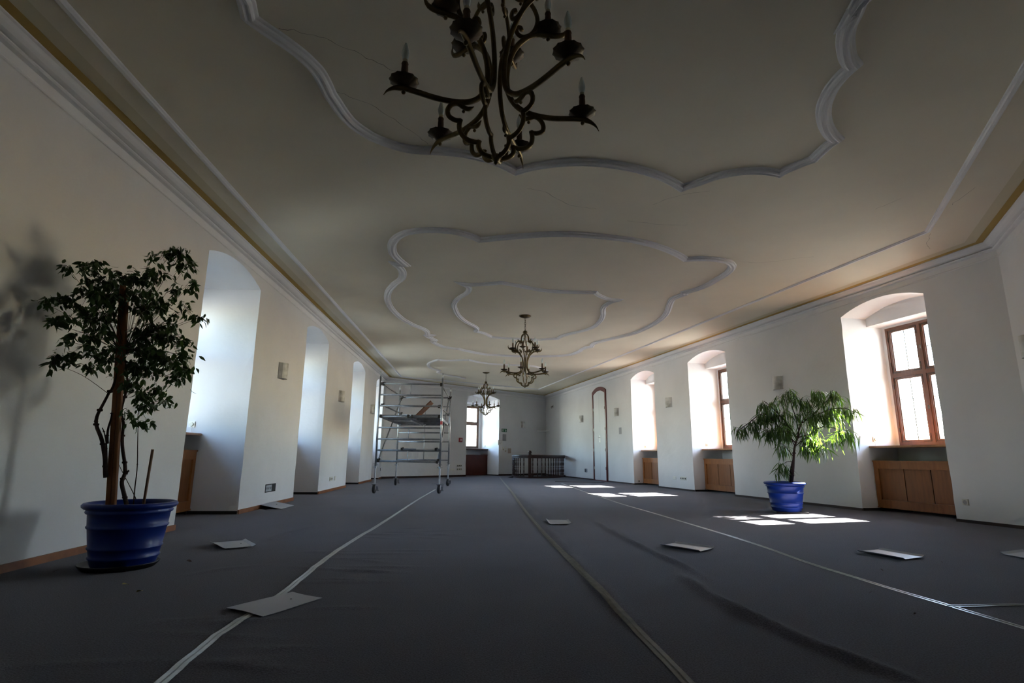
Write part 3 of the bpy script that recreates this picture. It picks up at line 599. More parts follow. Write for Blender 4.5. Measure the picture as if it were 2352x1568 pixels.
def make_chandelier(label):
    root = empty('chandelier', label=label, cat='chandelier', group='brass chandeliers down the middle of the ceiling')
    MB().lathe([(.0, 1.53), (.124, 1.53), (.128, 1.522), (.12, 1.512), (.085, 1.495), (.045, 1.482), (.018, 1.478), (.0, 1.476)], n=28).build('ceiling_rose', 'brass', root, smooth=True)
    z = 1.478
    for i in range(6):
        ring = []; hz = .03; 
        for k in range(17):
            a = 2*math.pi*k/16; x = .0125*math.cos(a); zz = .020*math.sin(a)+(.010 if math.sin(a) > 0 else -.010)
            ring.append((x, 0, z-.022+zz) if i % 2 == 0 else (0, x, z-.022+zz))
        MB().tube(ring, .0038, 6, caps=False).build('chain_link', 'brass', root, smooth=True); z -= .0475
    MB().lathe([(0, 1.218), (.012, 1.217), (.014, 1.21), (.03, 1.205), (.043, 1.19), (.049, 1.17), (.043, 1.15), (.03, 1.136), (.02, 1.128), (.0, 1.126)], n=20).build('ball', 'brass', root, smooth=True)
    protos = {}
    def part(name, P, r, taper0=False, taper1=False, extra=None):
        Q = smooth_path([(p[0], 0, p[1]) for p in P], 3); n = len(Q); rs = []
        for i in range(n):
            f = i/(n-1); x = r
            if taper1 and f > .88: x = r*max(.15, (1-f)/.12)
            if taper0 and f < .10: x = r*max(.25, f/.10)
            rs.append(x)
        mb = MB(); mb.tube(Q, rs, 7, flat=.85)
        if extra: extra(mb)
        o = mb.build(name, 'brass', root, smooth=True); return o
    def knob(r, z, s=.011):
        return lambda mb: mb.lathe([(0, s), (s*.7, s*.7), (s, 0), (s*.7, -s*.7), (0, -s)], (r, 0, z-.022), 8)
    def ex1(mb):
        knob(.455, .320)(mb); knob(.27, .776)(mb)
    P = [part('stem_scroll', STEM, .0148, True, True, ex1), part('crown_rib', CROWN, .012, False, True, knob(.12, .955, .009)), part('upper_scroll', BULBO, .012, False, False),
         part('basket_scroll', BASK, .0125, True, False, knob(.165, .272, .009))]
    b2 = MB(); b2.tube(smooth_path([(p[0], 0, p[1]) for p in BASK2], 3), .0125, 7, flat=.85); P.append(b2.build('basket_scroll', 'brass', root, smooth=True))
    b3 = MB(); b3.tube(smooth_path([(p[0], 0, p[1]) for p in BASK3], 3), .0125, 7, flat=.85); P.append(b3.build('basket_scroll', 'brass', root, smooth=True))
    def cand(r, z):
        cup = MB().lathe([(.0, .004), (.02, .004), (.040, .012), (.056, .022), (.068, .030), (.0685, .034), (.055, .026), (.038, .016), (.018, .010), (.0, .010)], (r, 0, z), 36, scallop=(.05, .045), nsc=12).build('drip_cup', 'cup', root, smooth=True)
        sl_ = MB().lathe([(0, -.02), (.0165, -.02), (.0165, .062), (.015, .086), (.017, .09), (.0145, .098), (0, .098)], (r, 0, z+.034), 12).build('candle_sleeve', 'sleeve', root, smooth=True)
        cl_ = MB().lathe([(.0115, .098), (.0125, .108), (.0125, .113), (0, .113)], (r, 0, z+.034), 12).build('lamp_collar', 'collar', root, smooth=True)
        bl_ = MB().lathe([(.0105, .112), (.0145, .122), (.0175, .14), (.0175, .152), (.014, .172), (.0085, .192), (.004, .205), (0, .209)], (r, 0, z+.034), 14).build('bulb', 'bulb', root, smooth=True)
        return [cup, sl_, cl_, bl_]
    P += cand(.455, .326); P += cand(.27, .784)
    for k in range(1, 6):
        for o in P:
            c = o.copy(); COL.objects.link(c); c.parent = root; c.rotation_euler = (0, 0, k*math.pi/3)
    MB().lathe([(0, .028), (.022, .022), (.03, .008), (.018, -.004), (.010, -.012), (.012, -.02), (0, -.028)], (0, 0, .02), n=12).build('finial', 'brass', root, smooth=True)
    return root
c1 = make_chandelier('near, largest-looking brass scroll chandelier inside the big lobed ceiling moulding')
c1.location = (-.085, 2.435, ZC-ZT); c1.rotation_euler = (0, 0, math.radians(15.0))
for loc, a, lab in (((.275, 11.33, ZC-ZT), 18.5, 'middle brass scroll chandelier with two tiers of candle bulbs'), ((-.915, 19.46, ZC-ZT), 50, 'smallest, farthest brass chandelier hanging in front of the far window')):
    c = c1.copy(); COL.objects.link(c); c.location = loc; c.rotation_euler = (0, 0, math.radians(a)); c['label'] = lab
    for ch in [x for x in c1.children]:
        d = ch.copy(); COL.objects.link(d); d.parent = c

# ------------------------------------------------------------------ wall sconces
def sconce(wl, p, label):
    u, z = wl.u(p), p[2]; root = empty('wall_sconce', label=label, cat='wall lamp', group='square grey-mottled wall lamps')
    mb = MB(); mb.frame_box(wl, (u-.135, z-.14, -.012), (u+.135, z+.14, 0)); mb.build('back_plate', 'stucco', root)
    n = 10; pts = [(-.13+.26*i/n, -.016-.10*math.sin(math.pi*i/n)**.6) for i in range(n+1)]
    mb = MB(); mb.add([wl(u+a, z-.135, d) for a, d in pts]+[wl(u+a, z+.135, d) for a, d in pts], [(i, i+1, n+2+i, n+1+i) for i in range(n)]); mb.build('shade', 'sconce', root, smooth=False)
    mb = MB(); mb.tube([wl(u, z-.02, -.012), wl(u, z-.02, -.05), wl(u, z+.05, -.05)], .018, 8); mb.build('lamp_holder', 'hole', root)
for p, l in zip([[-4.009,9.474,2.262],[-4.309,13.839,2.285],[-4.605,18.14,2.312]], ['square white wall lamp on the left wall nearest the ficus', 'square white wall lamp on the left wall between second and third niche', 'square white wall lamp on the left wall beside the scaffold']): sconce(WL, p, l)
for p, l in zip([[2.851,22.364,2.339],[3.65,19.07,2.368],[4.483,15.637,2.378],[5.53,11.326,2.372]], ['square wall lamp on the right wall between the far corner and the red door frame', 'square wall lamp on the right wall just right of the red door frame', 'square wall lamp between the two farther right-wall windows', 'square wall lamp on the right wall above the long-leaved fig']): sconce(WR, p, l)
for p in [[0.522,26.036,2.297]]: sconce(WF, p, 'square grey wall lamp on the far wall above the balustrade')
pn = WN(WN.L-.62, 2.2, 0); sconce(WN, pn, 'square wall lamp on the short angled wall beyond the near right corner')

# ------------------------------------------------------------------ sockets, switches, thermostats, signs
def plate(wl, u, z, w, h, name, label, cat, m='cream', t=.012, holes=0, group=None, hm='hole', hr=.018):
    root = empty(name, label=label, cat=cat, group=group)
    mb = MB(); a, b = .004, t; mb.add([wl(u+x, z+y, d) for (x, y, d) in ((-w/2, -h/2, 0), (w/2, -h/2, 0), (w/2, h/2, 0), (-w/2, h/2, 0), (-w/2+a, -h/2+a, -b), (w/2-a, -h/2+a, -b), (w/2-a, h/2-a, -b), (-w/2+a, h/2-a, -b))], [(4, 5, 6, 7), (0, 1, 5, 4), (1, 2, 6, 5), (2, 3, 7, 6), (3, 0, 4, 7)]); mb.build('cover_plate', m, root)
    for i in range(holes):
        cx_ = u-w/2+w*(i+.5)/holes; pts = [wl(cx_+hr*math.cos(2*math.pi*k/14), z+hr*math.sin(2*math.pi*k/14), -t-.001) for k in range(14)]
        mb = MB(); mb.add(pts, [tuple(range(14))]); mb.add([wl(cx_+hr*1.25*math.cos(2*math.pi*k/14), z+hr*1.25*math.sin(2*math.pi*k/14), -t-.0005) for k in range(14)], [tuple(range(14))])
        mb.build('socket_opening', hm, root)
    return root
ml = [[-4.011,9.502,0.3],[-4.287,13.524,0.285],[-4.314,13.906,0.285],[-4.852,21.726,0.34]]; mr = [[6.346,7.961,0.275],[4.502,15.561,0.306],[4.607,15.126,0.306],[3.697,18.876,1.723],[2.928,22.046,0.331],[1.955,26.053,3.123],[1.445,28.155,2.053]]; mf = [[-2.132,23.495,1.501],[-0.321,25.229,1.992],[-0.311,25.238,1.672],[-0.488,25.069,1.444],[-0.36,25.191,1.179],[-0.253,25.293,1.152],[-0.077,25.463,1.088],[-2.147,23.48,0.448],[-2.143,23.484,0.307],[-2.406,23.232,0.293]]
# open floor-box hole in the left wall with a three-gang socket strip inside
def trunk_box(wl, p, w, h, label, sockets=3):
    u, z = wl.u(p), p[2]; root = empty('open_socket_box', label=label, cat='socket box')
    mb = MB(); mb.frame_box(wl, (u-w/2, z-h/2, -.004), (u+w/2, z+h/2, 0)); mb.build('dark_opening', 'hole', root)
    if sockets:
        mb = MB(); mb.frame_box(wl, (u-w/2+.02, z-h/2+.015, -.008), (u-w/2+w*.58, z+h/2-.015, -.004)); st = mb.build('socket_strip', 'hole_grey', root)
        for i in range(sockets):
            c_ = u-w/2+.02+(w*.58-.02)*(i+.5)/sockets; mb = MB(); mb.add([wl(c_+.016*math.cos(2*math.pi*k/10), z+.022*math.sin(2*math.pi*k/10), -.009) for k in range(10)], [tuple(range(10))]); mb.build('socket_opening', 'hole', st)
    return root
trunk_box(WL, ml[0], .48, .13, 'open dark wall box with three sockets low on the left wall')
plate(WL, WL.u(ml[1]), ml[1][2], .30, .09, 'wall_socket', 'cream triple socket low on the left wall between the niches', 'socket', holes=3)
plate(WL, WL.u(ml[2]), ml[2][2], .11, .10, 'blank_plate', 'small pale blank plate beside the triple socket on the left wall', 'wall plate')
trunk_box(WL, WL(WL.u(lp(20.7)), .34), .10, .10, 'small black wall box behind the scaffold near the far left corner', 0)
plate(WR, WR.u(mr[0]), mr[0][2], .085, .085, 'wall_socket', 'single cream wall socket right of the near radiator cover', 'socket', holes=1, hr=.024, hm='grey_plastic', t=.02)
plate(WR, WR.u(mr[1]), mr[1][2], .14, .085, 'blank_plate', 'blank pale wall plate left of the four-gang socket', 'wall plate', m='white_plastic')
plate(WR, WR.u(mr[2]), mr[2][2], .30, .085, 'wall_socket', 'cream four-gang socket low on the right wall between two niches', 'socket', holes=4)
plate(WR, WR.u(mr[3]), mr[3][2], .16, .22, 'wall_panel', 'small blue-grey rectangular panel right of the red-framed door', 'wall panel', m='grey_plastic', t=.02)
trunk_box(WR, mr[4], .26, .13, 'open black wall box low on the right wall left of the door', 2)
hk = empty('wall_hook', label='small dark hook high on the right wall near the far corner', cat='hook'); u = WR.u(mr[5])
MB().tube([WR(u, 3.16, 0), WR(u, 3.17, -.05), WR(u, 3.14, -.09), WR(u, 3.09, -.08), WR(u, 3.08, -.05)], .012, 6).build('hook_arm', 'iron', hk); MB().frame_box(WR, (u-.03, 3.10, -.012), (u+.03, 3.2, 0)).build('back_plate', 'iron', hk)
# fire alarm, exit sign, posters, switches on the far wall
u = WF.u(mf[0]); r_ = empty('fire_alarm', label='small red fire alarm call point left of the far window niche', cat='fire alarm')
MB().frame_box(WF, (u-.085, 1.42, -.045), (u+.085, 1.59, 0)).build('housing', 'red_plastic', r_); MB().frame_box(WF, (u-.045, 1.455, -.05), (u+.045, 1.55, -.045)).build('call_window', 'pink', r_)
u, z = WF.u(mf[1]), mf[1][2]; r_ = empty('exit_sign', label='green emergency exit sign with running figure and arrow on the far wall', cat='exit sign')
MB().frame_box(WF, (u-.16, z-.075, -.012), (u+.16, z+.075, 0)).build('sign_plate', 'green', r_)
mb = MB()
def bar(a, b, w):
    a = Vector(a); b = Vector(b); t_ = (b-a).normalized(); n_ = Vector((-t_.y, t_.x))*w/2
    mb.add([WF(u+q.x, z+q.y, -.0135) for q in (a+n_, b+n_, b-n_, a-n_)], [(0, 1, 2, 3)])
bar((-.125, .055), (-.125, -.055), .012); bar((-.05, .055), (-.05, -.055), .006); bar((-.125, .055), (-.05, .055), .008)
bar((-.09, .03), (-.085, -.01), .022); bar((-.088, -.005), (-.105, -.03), .012); bar((-.105, -.03), (-.118, -.05), .010); bar((-.086, -.008), (-.068, -.025), .012); bar((-.068, -.025), (-.072, -.05), .010); bar((-.09, .024), (-.11, .008), .009); bar((-.088, .024), (-.062, .012), .009)
mb.add([WF(u-.082+.011*math.cos(k*.7), z+.044+.011*math.sin(k*.7), -.0135) for k in range(9)], [tuple(range(9))])
bar((.03, .045), (.11, -.035), .02); bar((.115, .02), (.115, -.05), .018); bar((.05, -.042), (.122, -.042), .018)
mb.build('pictogram', 'sign_white', r_)
plate(WF, WF.u(mf[2]), mf[2][2], .22, .30, 'notice_board', 'small dark grey notice panel under the exit sign', 'notice', m='grey_plastic', t=.012)
u, z = WF.u(mf[3]), mf[3][2]; r_ = empty('paper_notice', label='faint white paper notice with grey lines beside the far niche', cat='notice')
MB().frame_box(WF, (u-.13, z-.11, -.003), (u+.13, z+.11, 0)).build('paper', 'white_plastic', r_)
for i, (w, x) in enumerate(((.22, 0), (.20, -.01), (.16, -.03))): MB().frame_box(WF, (u-w/2+x, z+.06-i*.06, -.004), (u+w/2+x, z+.075-i*.06, -.003)).build('text_line', 'grey_plastic', r_)
for i, (p, h, l) in enumerate(((mf[4], .16, 'left, shorter light switch strip on the far wall'), (mf[5], .24, 'right, taller light switch strip on the far wall'))):
    u, z = WF.u(p), p[2]; r_ = empty('light_switch', label=l, cat='switch')
    MB().frame_box(WF, (u-.042, z-h/2, -.012), (u+.042, z+h/2, 0)).build('cover_plate', 'cream', r_)
    for k in range(int(h/.08)): MB().frame_box(WF, (u-.028, z-h/2+.014+k*.08, -.018), (u+.028, z-h/2+.066+k*.08, -.012)).build('rocker', 'white_plastic' if k else 'beige', r_)
plate(WF, WF.u(mf[6]), mf[6][2], .20, .22, 'wall_panel', 'small brownish square panel right of the light switches', 'wall panel', m='beige')
plate(WF, WF.u(mf[7]), mf[7][2], .26, .085, 'wall_socket', 'upper triple socket low on the far wall left of the niche', 'socket', holes=3)
plate(WF, WF.u(mf[8]), mf[8][2], .26, .085, 'wall_socket', 'lower triple socket low on the far wall left of the niche', 'socket', holes=3)
plate(WF, WF.u(mf[9]), mf[9][2], .20, .08, 'blank_plate', 'pale blank plate left of the sockets on the far wall', 'wall plate', m='plaster' if False else 'white_plastic', t=.006)
# corner ledge
r_ = empty('corner_shelf', label='small white corner shelf in the far right corner', cat='shelf')
a = C_RF; p1 = WF(WF.L-.62, 2.05, 0); p2 = WR(WR.L-.62, 2.05, 0)
MB().add([(a.x, a.y, 2.03), (p1.x, p1.y, 2.03), (p2.x, p2.y, 2.03), (a.x, a.y, 2.06), (p1.x, p1.y, 2.06), (p2.x, p2.y, 2.06)], [(0, 1, 2), (3, 4, 5), (0, 1, 4, 3), (1, 2, 5, 4), (2, 0, 3, 5)]).build('shelf_board', 'ledge', r_)
# thermostats in the niches (fixed on the far reveal)
def thermostat(wl, N, d, z, label, far=True):
    u = N['u1']; root = empty('thermostat', label=label, cat='thermostat', group='round-dial thermostats in the niches')
    t_ = wl.t; n_ = wl.n
    def fr(a, z_, b):     # a along depth, b out of the reveal into the niche
        p = wl.a + t_*(u-b) + n_*(d+a); return Vector((p.x, p.y, z_))
    MB().frame_box(fr, (-.042, z-.042, 0), (.042, z+.042, .016)).build('base_plate', 'white_plastic', root)
    mb = MB(); k = 18
    mb.add([fr(.030*math.cos(2*math.pi*i/k), z+.030*math.sin(2*math.pi*i/k), .016) for i in range(k)]+[fr(.026*math.cos(2*math.pi*i/k), z+.026*math.sin(2*math.pi*i/k), .036) for i in range(k)], [(i, (i+1) % k, k+(i+1) % k, k+i) for i in range(k)]+[tuple(range(k, 2*k))]); mb.build('dial', 'cream', root)
    MB().frame_box(fr, (-.003, N['sill']+.001, 0), (.003, z-.042, .003)).build('cable', 'white_plastic', root)
thermostat(WR, NR[0], .42, 1.19, 'white round-dial thermostat above the sill of the near right niche'); thermostat(WR, NR[1], .45, 1.19, 'white thermostat in the bright niche left of the long-leaved fig'); thermostat(WR, NR[2], .45, 1.19, 'white thermostat in the bright niche nearest the door')
thermostat(WL, NL[0], .78, 1.27, 'white round-dial thermostat above the sill behind the ficus'); thermostat(WF, NF[0], .95, 1.3, 'small thermostat in the far wall niche')
# small socket on reveal of farthest right niche
u1 = NR[2]['u1']
r_ = empty('reveal_socket', label='tiny white socket at the foot of the niche nearest the door', cat='socket')
def fr3(a, z_, b):
    p = WR.a + WR.t*(u1-b) + WR.n*(.16+a); return Vector((p.x, p.y, z_))
MB().frame_box(fr3, (-.04, .07, 0), (.04, .15, .012)).build('cover_plate', 'white_plastic', r_); MB().frame_box(fr3, (-.02, .09, .012), (.02, .13, .013)).build('socket_opening', 'hole', r_)
# knob on the reveal of the second left niche
u1b = NL[1]['u1']
def fr4(a, z_, b):
    p = WL.a + WL.t*(u1b-b) + WL.n*(.62+a); return Vector((p.x, p.y, z_))
r_ = empty('pipe_stub', label='small dark pipe stub low in the second left niche', cat='pipe'); MB().tube([fr4(0, .84, 0), fr4(0, .84, .04)], .022, 10).build('stub', 'iron', r_); MB().tube([fr4(0, .84, .04), fr4(0, .84, .05)], .03, 10).build('cap', 'iron', r_)

# ------------------------------------------------------------------ scaffold
FLP, FRP, RLP, RRP = Vector((-3.10, 12.93)), Vector((-1.635, 13.0)), Vector((-3.325, 16.40)), Vector((-1.80, 16.25))
sc = empty('scaffold_tower', ((FLP+FRP+RLP+RRP)/4).to_3d(), label='rolling aluminium scaffold tower with one deck and an open hatch', cat='scaffold')
off = sc.location.copy()
def sadd(mb, name, m, parent=None, **k):
    mb.v = [tuple(Vector(p)-off) for p in mb.v]; return mb.build(name, m, parent or sc, **k)
def P3(p, z): return Vector((p.x, p.y, z))
for (p, zt) in ((FLP, 2.79), (FRP, 2.76), (RLP, 2.86), (RRP, 2.81)):
    fwd = 0
    mb = MB(); mb.tube([P3(p, .56), P3(p, zt-.12)], .025, 12); mb.tube([P3(p, zt-.12), P3(p, zt)], .019, 10); po = sadd(mb, 'post', 'alu', smooth=True)
    mb = MB(); mb.tube([P3(p, .2), P3(p, .58)], .019, 10); mb.tube([P3(p, .565), P3(p, .60)], .034, 8); mb.tube([P3(p, .58)+Vector((-.06, 0, 0)), P3(p, .58)+Vector((.06, 0, 0))], .008, 6); mb.tube([P3(p, .66)+Vector((-.05, -.02, 0)), P3(p, .64)+Vector((.05, .02, 0))], .007, 6); sadd(mb, 'leg_jack', 'alu', smooth=False)
    # caster
    a = random.uniform(-.3, .3); cb = MB(); R_ = Matrix.Rotation(a, 3, 'Z')
    cb.box(P3(p, .205), (.12, .12, .014)); 
    for s_ in (-1, 1): cb.box(P3(p, .145)+R_ @ Vector((s_*.034, .0, 0)), (.006, .07, .12), R_)
    cb.box(P3(p, .12)+R_ @ Vector((.075, -.02, 0)), (.05, .012, .07), R_); cb.box(P3(p, .07)+R_ @ Vector((.09, -.02, 0)), (.05, .02, .018), R_)
    fk = sadd(cb, 'caster_fork', 'alu_dull')
    wb = MB(); k = 22
    for (r, dx, mtl) in ((.095, .026, 0),):
        ax = R_ @ Vector((1, 0, 0)); c_ = P3(p, .096)
        prof = [(.0, -.026), (.05, -.028), (.085, -.026), (.095, -.016), (.096, 0), (.095, .016), (.085, .026), (.05, .028), (.0, .026)]
        for (rr_, x_) in prof:
            for j in range(k):
                t_ = 2*math.pi*j/k; wb.v.append(tuple(c_+ax*x_+(R_ @ Vector((0, math.cos(t_), 0)))*rr_+Vector((0, 0, math.sin(t_)*rr_))))
        for i in range(len(prof)-1):
            for j in range(k): wb.f.append((i*k+j, i*k+(j+1) % k, (i+1)*k+(j+1) % k, (i+1)*k+j))
    sadd(wb, 'wheel', 'rubber', fk if False else None, smooth=True)
    hb = MB(); hb.tube([c_-ax*.031, c_+ax*.031], .03, 12); sadd(hb, 'wheel_hub', 'hub')
RZ = [.712, .963, 1.217, 1.477, 1.733, 1.983, 2.24]
for (A, B, zs) in ((FLP, FRP, RZ), (RLP, RRP, [.725, .974, 1.24, 1.50, 1.735, 2.01, 2.26])):
    for z in zs:
        mb = MB(); mb.tube([P3(A, z), P3(B, z)], .019, 10); sadd(mb, 'rung', 'alu_dull', smooth=True)
def coupler(p, z, s=.05):
    mb = MB(); mb.box(P3(p, z), (s, s*1.1, s*1.3)); mb.box(P3(p, z+s*.5)+Vector((s*.5, 0, 0)), (s*.7, s*.5, s*.6)); sadd(mb, 'coupler', 'iron')
# guard rails and toe members
def bar_(name, a, za, b, zb, r=.019, m='alu_dull', cp=True, ins=0.0):
    A = P3(a, za); B = P3(b, zb); mb = MB(); mb.tube([A, B], r, 10); sadd(mb, name, m, smooth=True)
    if cp:
        for q, z in ((A, za), (B, zb)): coupler(Vector((q.x, q.y)), z)
inx = Vector((.06, .05)); 
bar_('guard_rail', FLP+Vector((.05, 0)), 2.50, FRP-Vector((.03, 0)), 2.50)
bar_('guard_rail', FLP+Vector((.08, .03)), 2.49, RLP+Vector((.07, 0)), 2.53, m='alu_dull'); bar_('guard_rail', FRP+Vector((-.03, .03)), 2.49, RRP+Vector((-.05, 0)), 2.53, m='alu_dull')
bar_('guard_rail', RLP+Vector((.06, 0)), 2.53, RRP, 2.52)
bar_('guard_rail', FLP+Vector((.07, .03)), 2.00, RLP+Vector((.10, -.2)), 2.04, m='alu_dull'); bar_('guard_rail', FRP+Vector((-.07, .03)), 1.98, RRP+Vector((-.04, 0)), 2.04, m='alu_dull')
bar_('diagonal_brace', FLP+Vector((.05, .03)), .74, RLP+Vector((.04, -.02)), 2.47, m='alu_dull'); bar_('diagonal_brace', FRP+Vector((-.05, .03)), .74, RRP+Vector((-.05, -.02)), 2.47, m='alu_dull')
bar_('horizontal_brace', FLP+Vector((.06, -.01)), .72, FRP-Vector((.07, 0)), .70)
# short vertical ladder ties between rungs
def tie(A, B, f, z0, z1): mb = MB(); p = A+(B-A)*f; mb.tube([P3(p, z0), P3(p, z1)], .011, 8); sadd(mb, 'ladder_tie', 'alu', smooth=True)
tie(FLP, FRP, .49, 2.24, 2.50); tie(FLP, FRP, .49, 1.217, 1.477); tie(FLP, FRP, .49, .712, .963); tie(RLP, RRP, .52, .72, 1.70); tie(RLP, RRP, .52, 2.0, 2.26)
# clamps slid on the second rung
for f0, f1 in ((.40, .62), (.93, 1.0)):
    A = FLP+(FRP-FLP)*f0; B = FLP+(FRP-FLP)*f1; mb = MB(); mb.tube([P3(A, .985)-Vector((0, .03, 0)), P3(B, .985)-Vector((0, .03, 0))], .022, 8); sadd(mb, 'spare_coupler_bar', 'alu_dull'); coupler(A-Vector((0, .03)), .99)
# deck: two platforms, plywood in aluminium frames, with an open hatch
zd = 1.775
def dk(fx, fy): 
    a = FLP+(FRP-FLP)*fx; b = RLP+(RRP-RLP)*fx; return a+(b-a)*fy
for (x0, x1) in ((.03, .49), (.51, .97)):
    mb = MB()
    def slab(xa, xb, ya, yb, za, zb):
        P = [P3(dk(x, y), z) for z in (za, zb) for (x, y) in ((xa, ya), (xb, ya), (xb, yb), (xa, yb))]
        mb.add(P, [(0, 1, 2, 3), (4, 5, 6, 7), (0, 1, 5, 4), (1, 2, 6, 5), (2, 3, 7, 6), (3, 0, 4, 7)])
    slab(x0, x0+.035, .005, .995, zd-.07, zd); slab(x1-.035, x1, .005, .995, zd-.07, zd)
    for y in (.005, .25, .5, .75, .975): slab(x0+.035, x1-.035, y, y+.02, zd-.07, zd-.012)
    sadd(mb, 'deck_frame', 'alu')
    mb = MB(); slab(x0+.035, x1-.035, (.012 if x0 < .4 else .012), (.975), zd-.012, zd-.002) if x0 > .4 else (slab(x0+.035, x1-.035, .012, .30, zd-.012, zd-.002), slab(x0+.035, x1-.035, .55, .975, zd-.012, zd-.002))
    sadd(mb, 'deck_board', 'ply_dark')
# the hatch lid stands open
h0 = dk(.47, .30); h1 = dk(.47, .52); 
mb = MB(); A = P3(h0, zd); B = P3(h1, zd); lift = Vector((.42, .05, .44)); nrm = (B-A).cross(lift).normalized()*.012
pts = [A, B, B+lift, A+lift]; mb.add([p+nrm for p in pts]+[p-nrm for p in pts], [(0, 1, 2, 3), (4, 5, 6, 7), (0, 1, 5, 4), (1, 2, 6, 5), (2, 3, 7, 6), (3, 0, 4, 7)]); sadd(mb, 'hatch_lid', 'ply_red')
for x in (.04, .47, .53, .96):
    for q in (dk(x, 0), dk(x, 1)): mb = MB(); mb.box(P3(q, zd-.035), (.045, .06, .075)); sadd(mb, 'deck_hook', 'iron')
mb = MB(); a = FRP; mb.tube([P3(a, 1.56), P3(a, 1.64)], .0265, 12); sadd(mb, 'red_tape_band', 'red_plastic', label='faded red band')

# ------------------------------------------------------------------ stair balustrade
BP = smooth_path([(.12, 25.45, 0), (.08, 24.4, 0), (.14, 23.4, 0), (.36, 22.75, 0), (.75, 22.48, 0), (1.2, 22.55, 0), (1.62, 22.95, 0), (1.98, 23.6, 0), (2.2, 24.15, 0), (2.30, 24.42, 0)], 6)
bo = Vector((.75, 22.48, 0)); br = empty('balustrade', bo, label='dark turned-wood stair balustrade curving in the far right corner', cat='balustrade')
def badd(mb, name, m, **k): mb.v = [tuple(Vector(p)-bo) for p in mb.v]; return mb.build(name, m, br, **k)
plan = [(p.x, p.y) for p in BP]
mb = MB(); sweep(mb, plan, [(-.045, .835), (-.05, .86), (-.045, .90), (-.02, .915), (.02, .915), (.045, .90), (.05, .86), (.045, .835), (-.045, .835)], 0); badd(mb, 'handrail', 'dark_wood')
mb = MB(); sweep(mb, plan, [(-.035, .775), (-.035, .835), (.035, .835), (.035, .775), (-.035, .775)], 0); badd(mb, 'under_rail', 'dark_wood')
mb = MB(); sweep(mb, plan, [(-.05, 0), (-.05, .07), (.05, .07), (.05, 0), (-.05, 0)], 0); badd(mb, 'bottom_rail', 'dark_wood')
cum = [0]
for a, b in zip(BP, BP[1:]): cum.append(cum[-1]+(b-a).length)
sp = .19; tpos = []; s_ = .12
while s_ < cum[-1]: tpos.append(s_); s_ += sp
bal = MB().lathe([(0, .07), (.022, .07), (.022, .16), (.015, .175), (.02, .20), (.026, .25), (.022, .31), (.013, .36), (.017, .375), (.024, .40), (.017, .425), (.013, .44), (.022, .49), (.026, .55), (.019, .61), (.014, .64), (.022, .665), (.022, .775), (0, .775)], n=10).build('baluster', 'dark_wood', br, smooth=True)
first = True
for s_ in tpos:
    i = max(j for j in range(len(cum)) if cum[j] <= s_); f = (s_-cum[i])/(cum[i+1]-cum[i]) if i+1 < len(cum) else 0; p = BP[i].lerp(BP[min(i+1, len(BP)-1)], f)
    if (p-Vector((.75, 22.48, 0))).length < .09: continue
    o = bal if first else bal.copy()
    if not first: COL.objects.link(o); o.parent = br
    first = False; o.location = p-bo
mb = MB(); mb.box((.75, 22.48, .45), (.125, .125, .90)); nw = badd(mb, 'newel_post', 'dark_wood')
mb = MB(); mb.lathe([(0, .90), (.075, .90), (.08, .925), (.06, .94), (.045, .95), (.072, .975), (.078, 1.0), (.06, 1.03), (.07, 1.045), (.05, 1.07), (0, 1.078)], (.75, 22.48, 0), 14); badd(mb, 'newel_cap', 'dark_wood', smooth=True)
r_ = empty('shoe_wedge', (-.0, 22.95, 0), label='small black wedge on the floor left of the balustrade', cat='door wedge'); MB().add([(-.12, -.05, 0), (.1, -.05, 0), (.1, .05, 0), (-.12, .05, 0), (.1, -.05, .06), (.1, .05, .06)], [(0, 1, 2, 3), (1, 2, 5, 4), (0, 4, 1), (3, 2, 5), (0, 3, 5, 4)]).build('wedge_body', 'rubber', r_)

# ------------------------------------------------------------------ flower pots
PROF = [(0, .0), (.205, .0), (.212, .012), (.222, .05), (.231, .056), (.235, .066), (.227, .074), (.235, .12), (.243, .126), (.247, .135), (.239, .143), (.258, .27), (.266, .276), (.270, .286), (.262, .294), (.270, .375), (.283, .382), (.289, .394), (.283, .404), (.283, .412), (.300, .415), (.314, .428), (.316, .443), (.306, .455), (.292, .458), (.280, .452), (.272, .43), (.262, .36), (0, .355)]
def pot(x, y, label, sq, group='blue pots'):
    r = empty('flower_pot', (x, y, .0), label=label, cat='flower pot', group='glazed blue flower pots')
    b0 = .022
    MB().lathe([(a, b+b0) for a, b in PROF[:-1]]+[(0, .36+b0)], n=48).build('pot_body', 'pot', r, smooth=True)
    MB().lathe([(0, .362+b0), (.14, .370+b0), (.25, .362+b0), (.25, .358+b0)], n=24).build('soil', 'soil', r, smooth=False)
    return r, b0
def saucer(x, y, label, m, sq=False):
    if sq: 
        o = MB().box((0, 0, .011), (.47, .40, .022)).build('plant_tray', m); o.location = (x, y, 0); o.rotation_euler = (0, 0, -.24)
    else:
        o = MB().lathe([(0, 0), (.235, 0), (.262, .028), (.268, .040), (.260, .040), (.236, .018), (0, .018)], n=36).build('plant_saucer', m, smooth=True); o.location = (x, y, 0)
    tag(o, label, 'plant saucer'); return o
pot(*[-2.95,4.46], 'large dark-shaded blue pot holding the tall ficus by the left wall', False); saucer([-2.95,4.46][0]-.03, [-2.95,4.46][1]+.0, 'dark round saucer under the pot of the tall ficus', 'tray')
pot(*[4.46,9.25], 'blue pot holding the sunlit long-leaved fig by the right wall', True); saucer([4.46,9.25][0]+.04, [4.46,9.25][1], 'black rectangular tray under the blue pot by the right wall', 'tray', True)

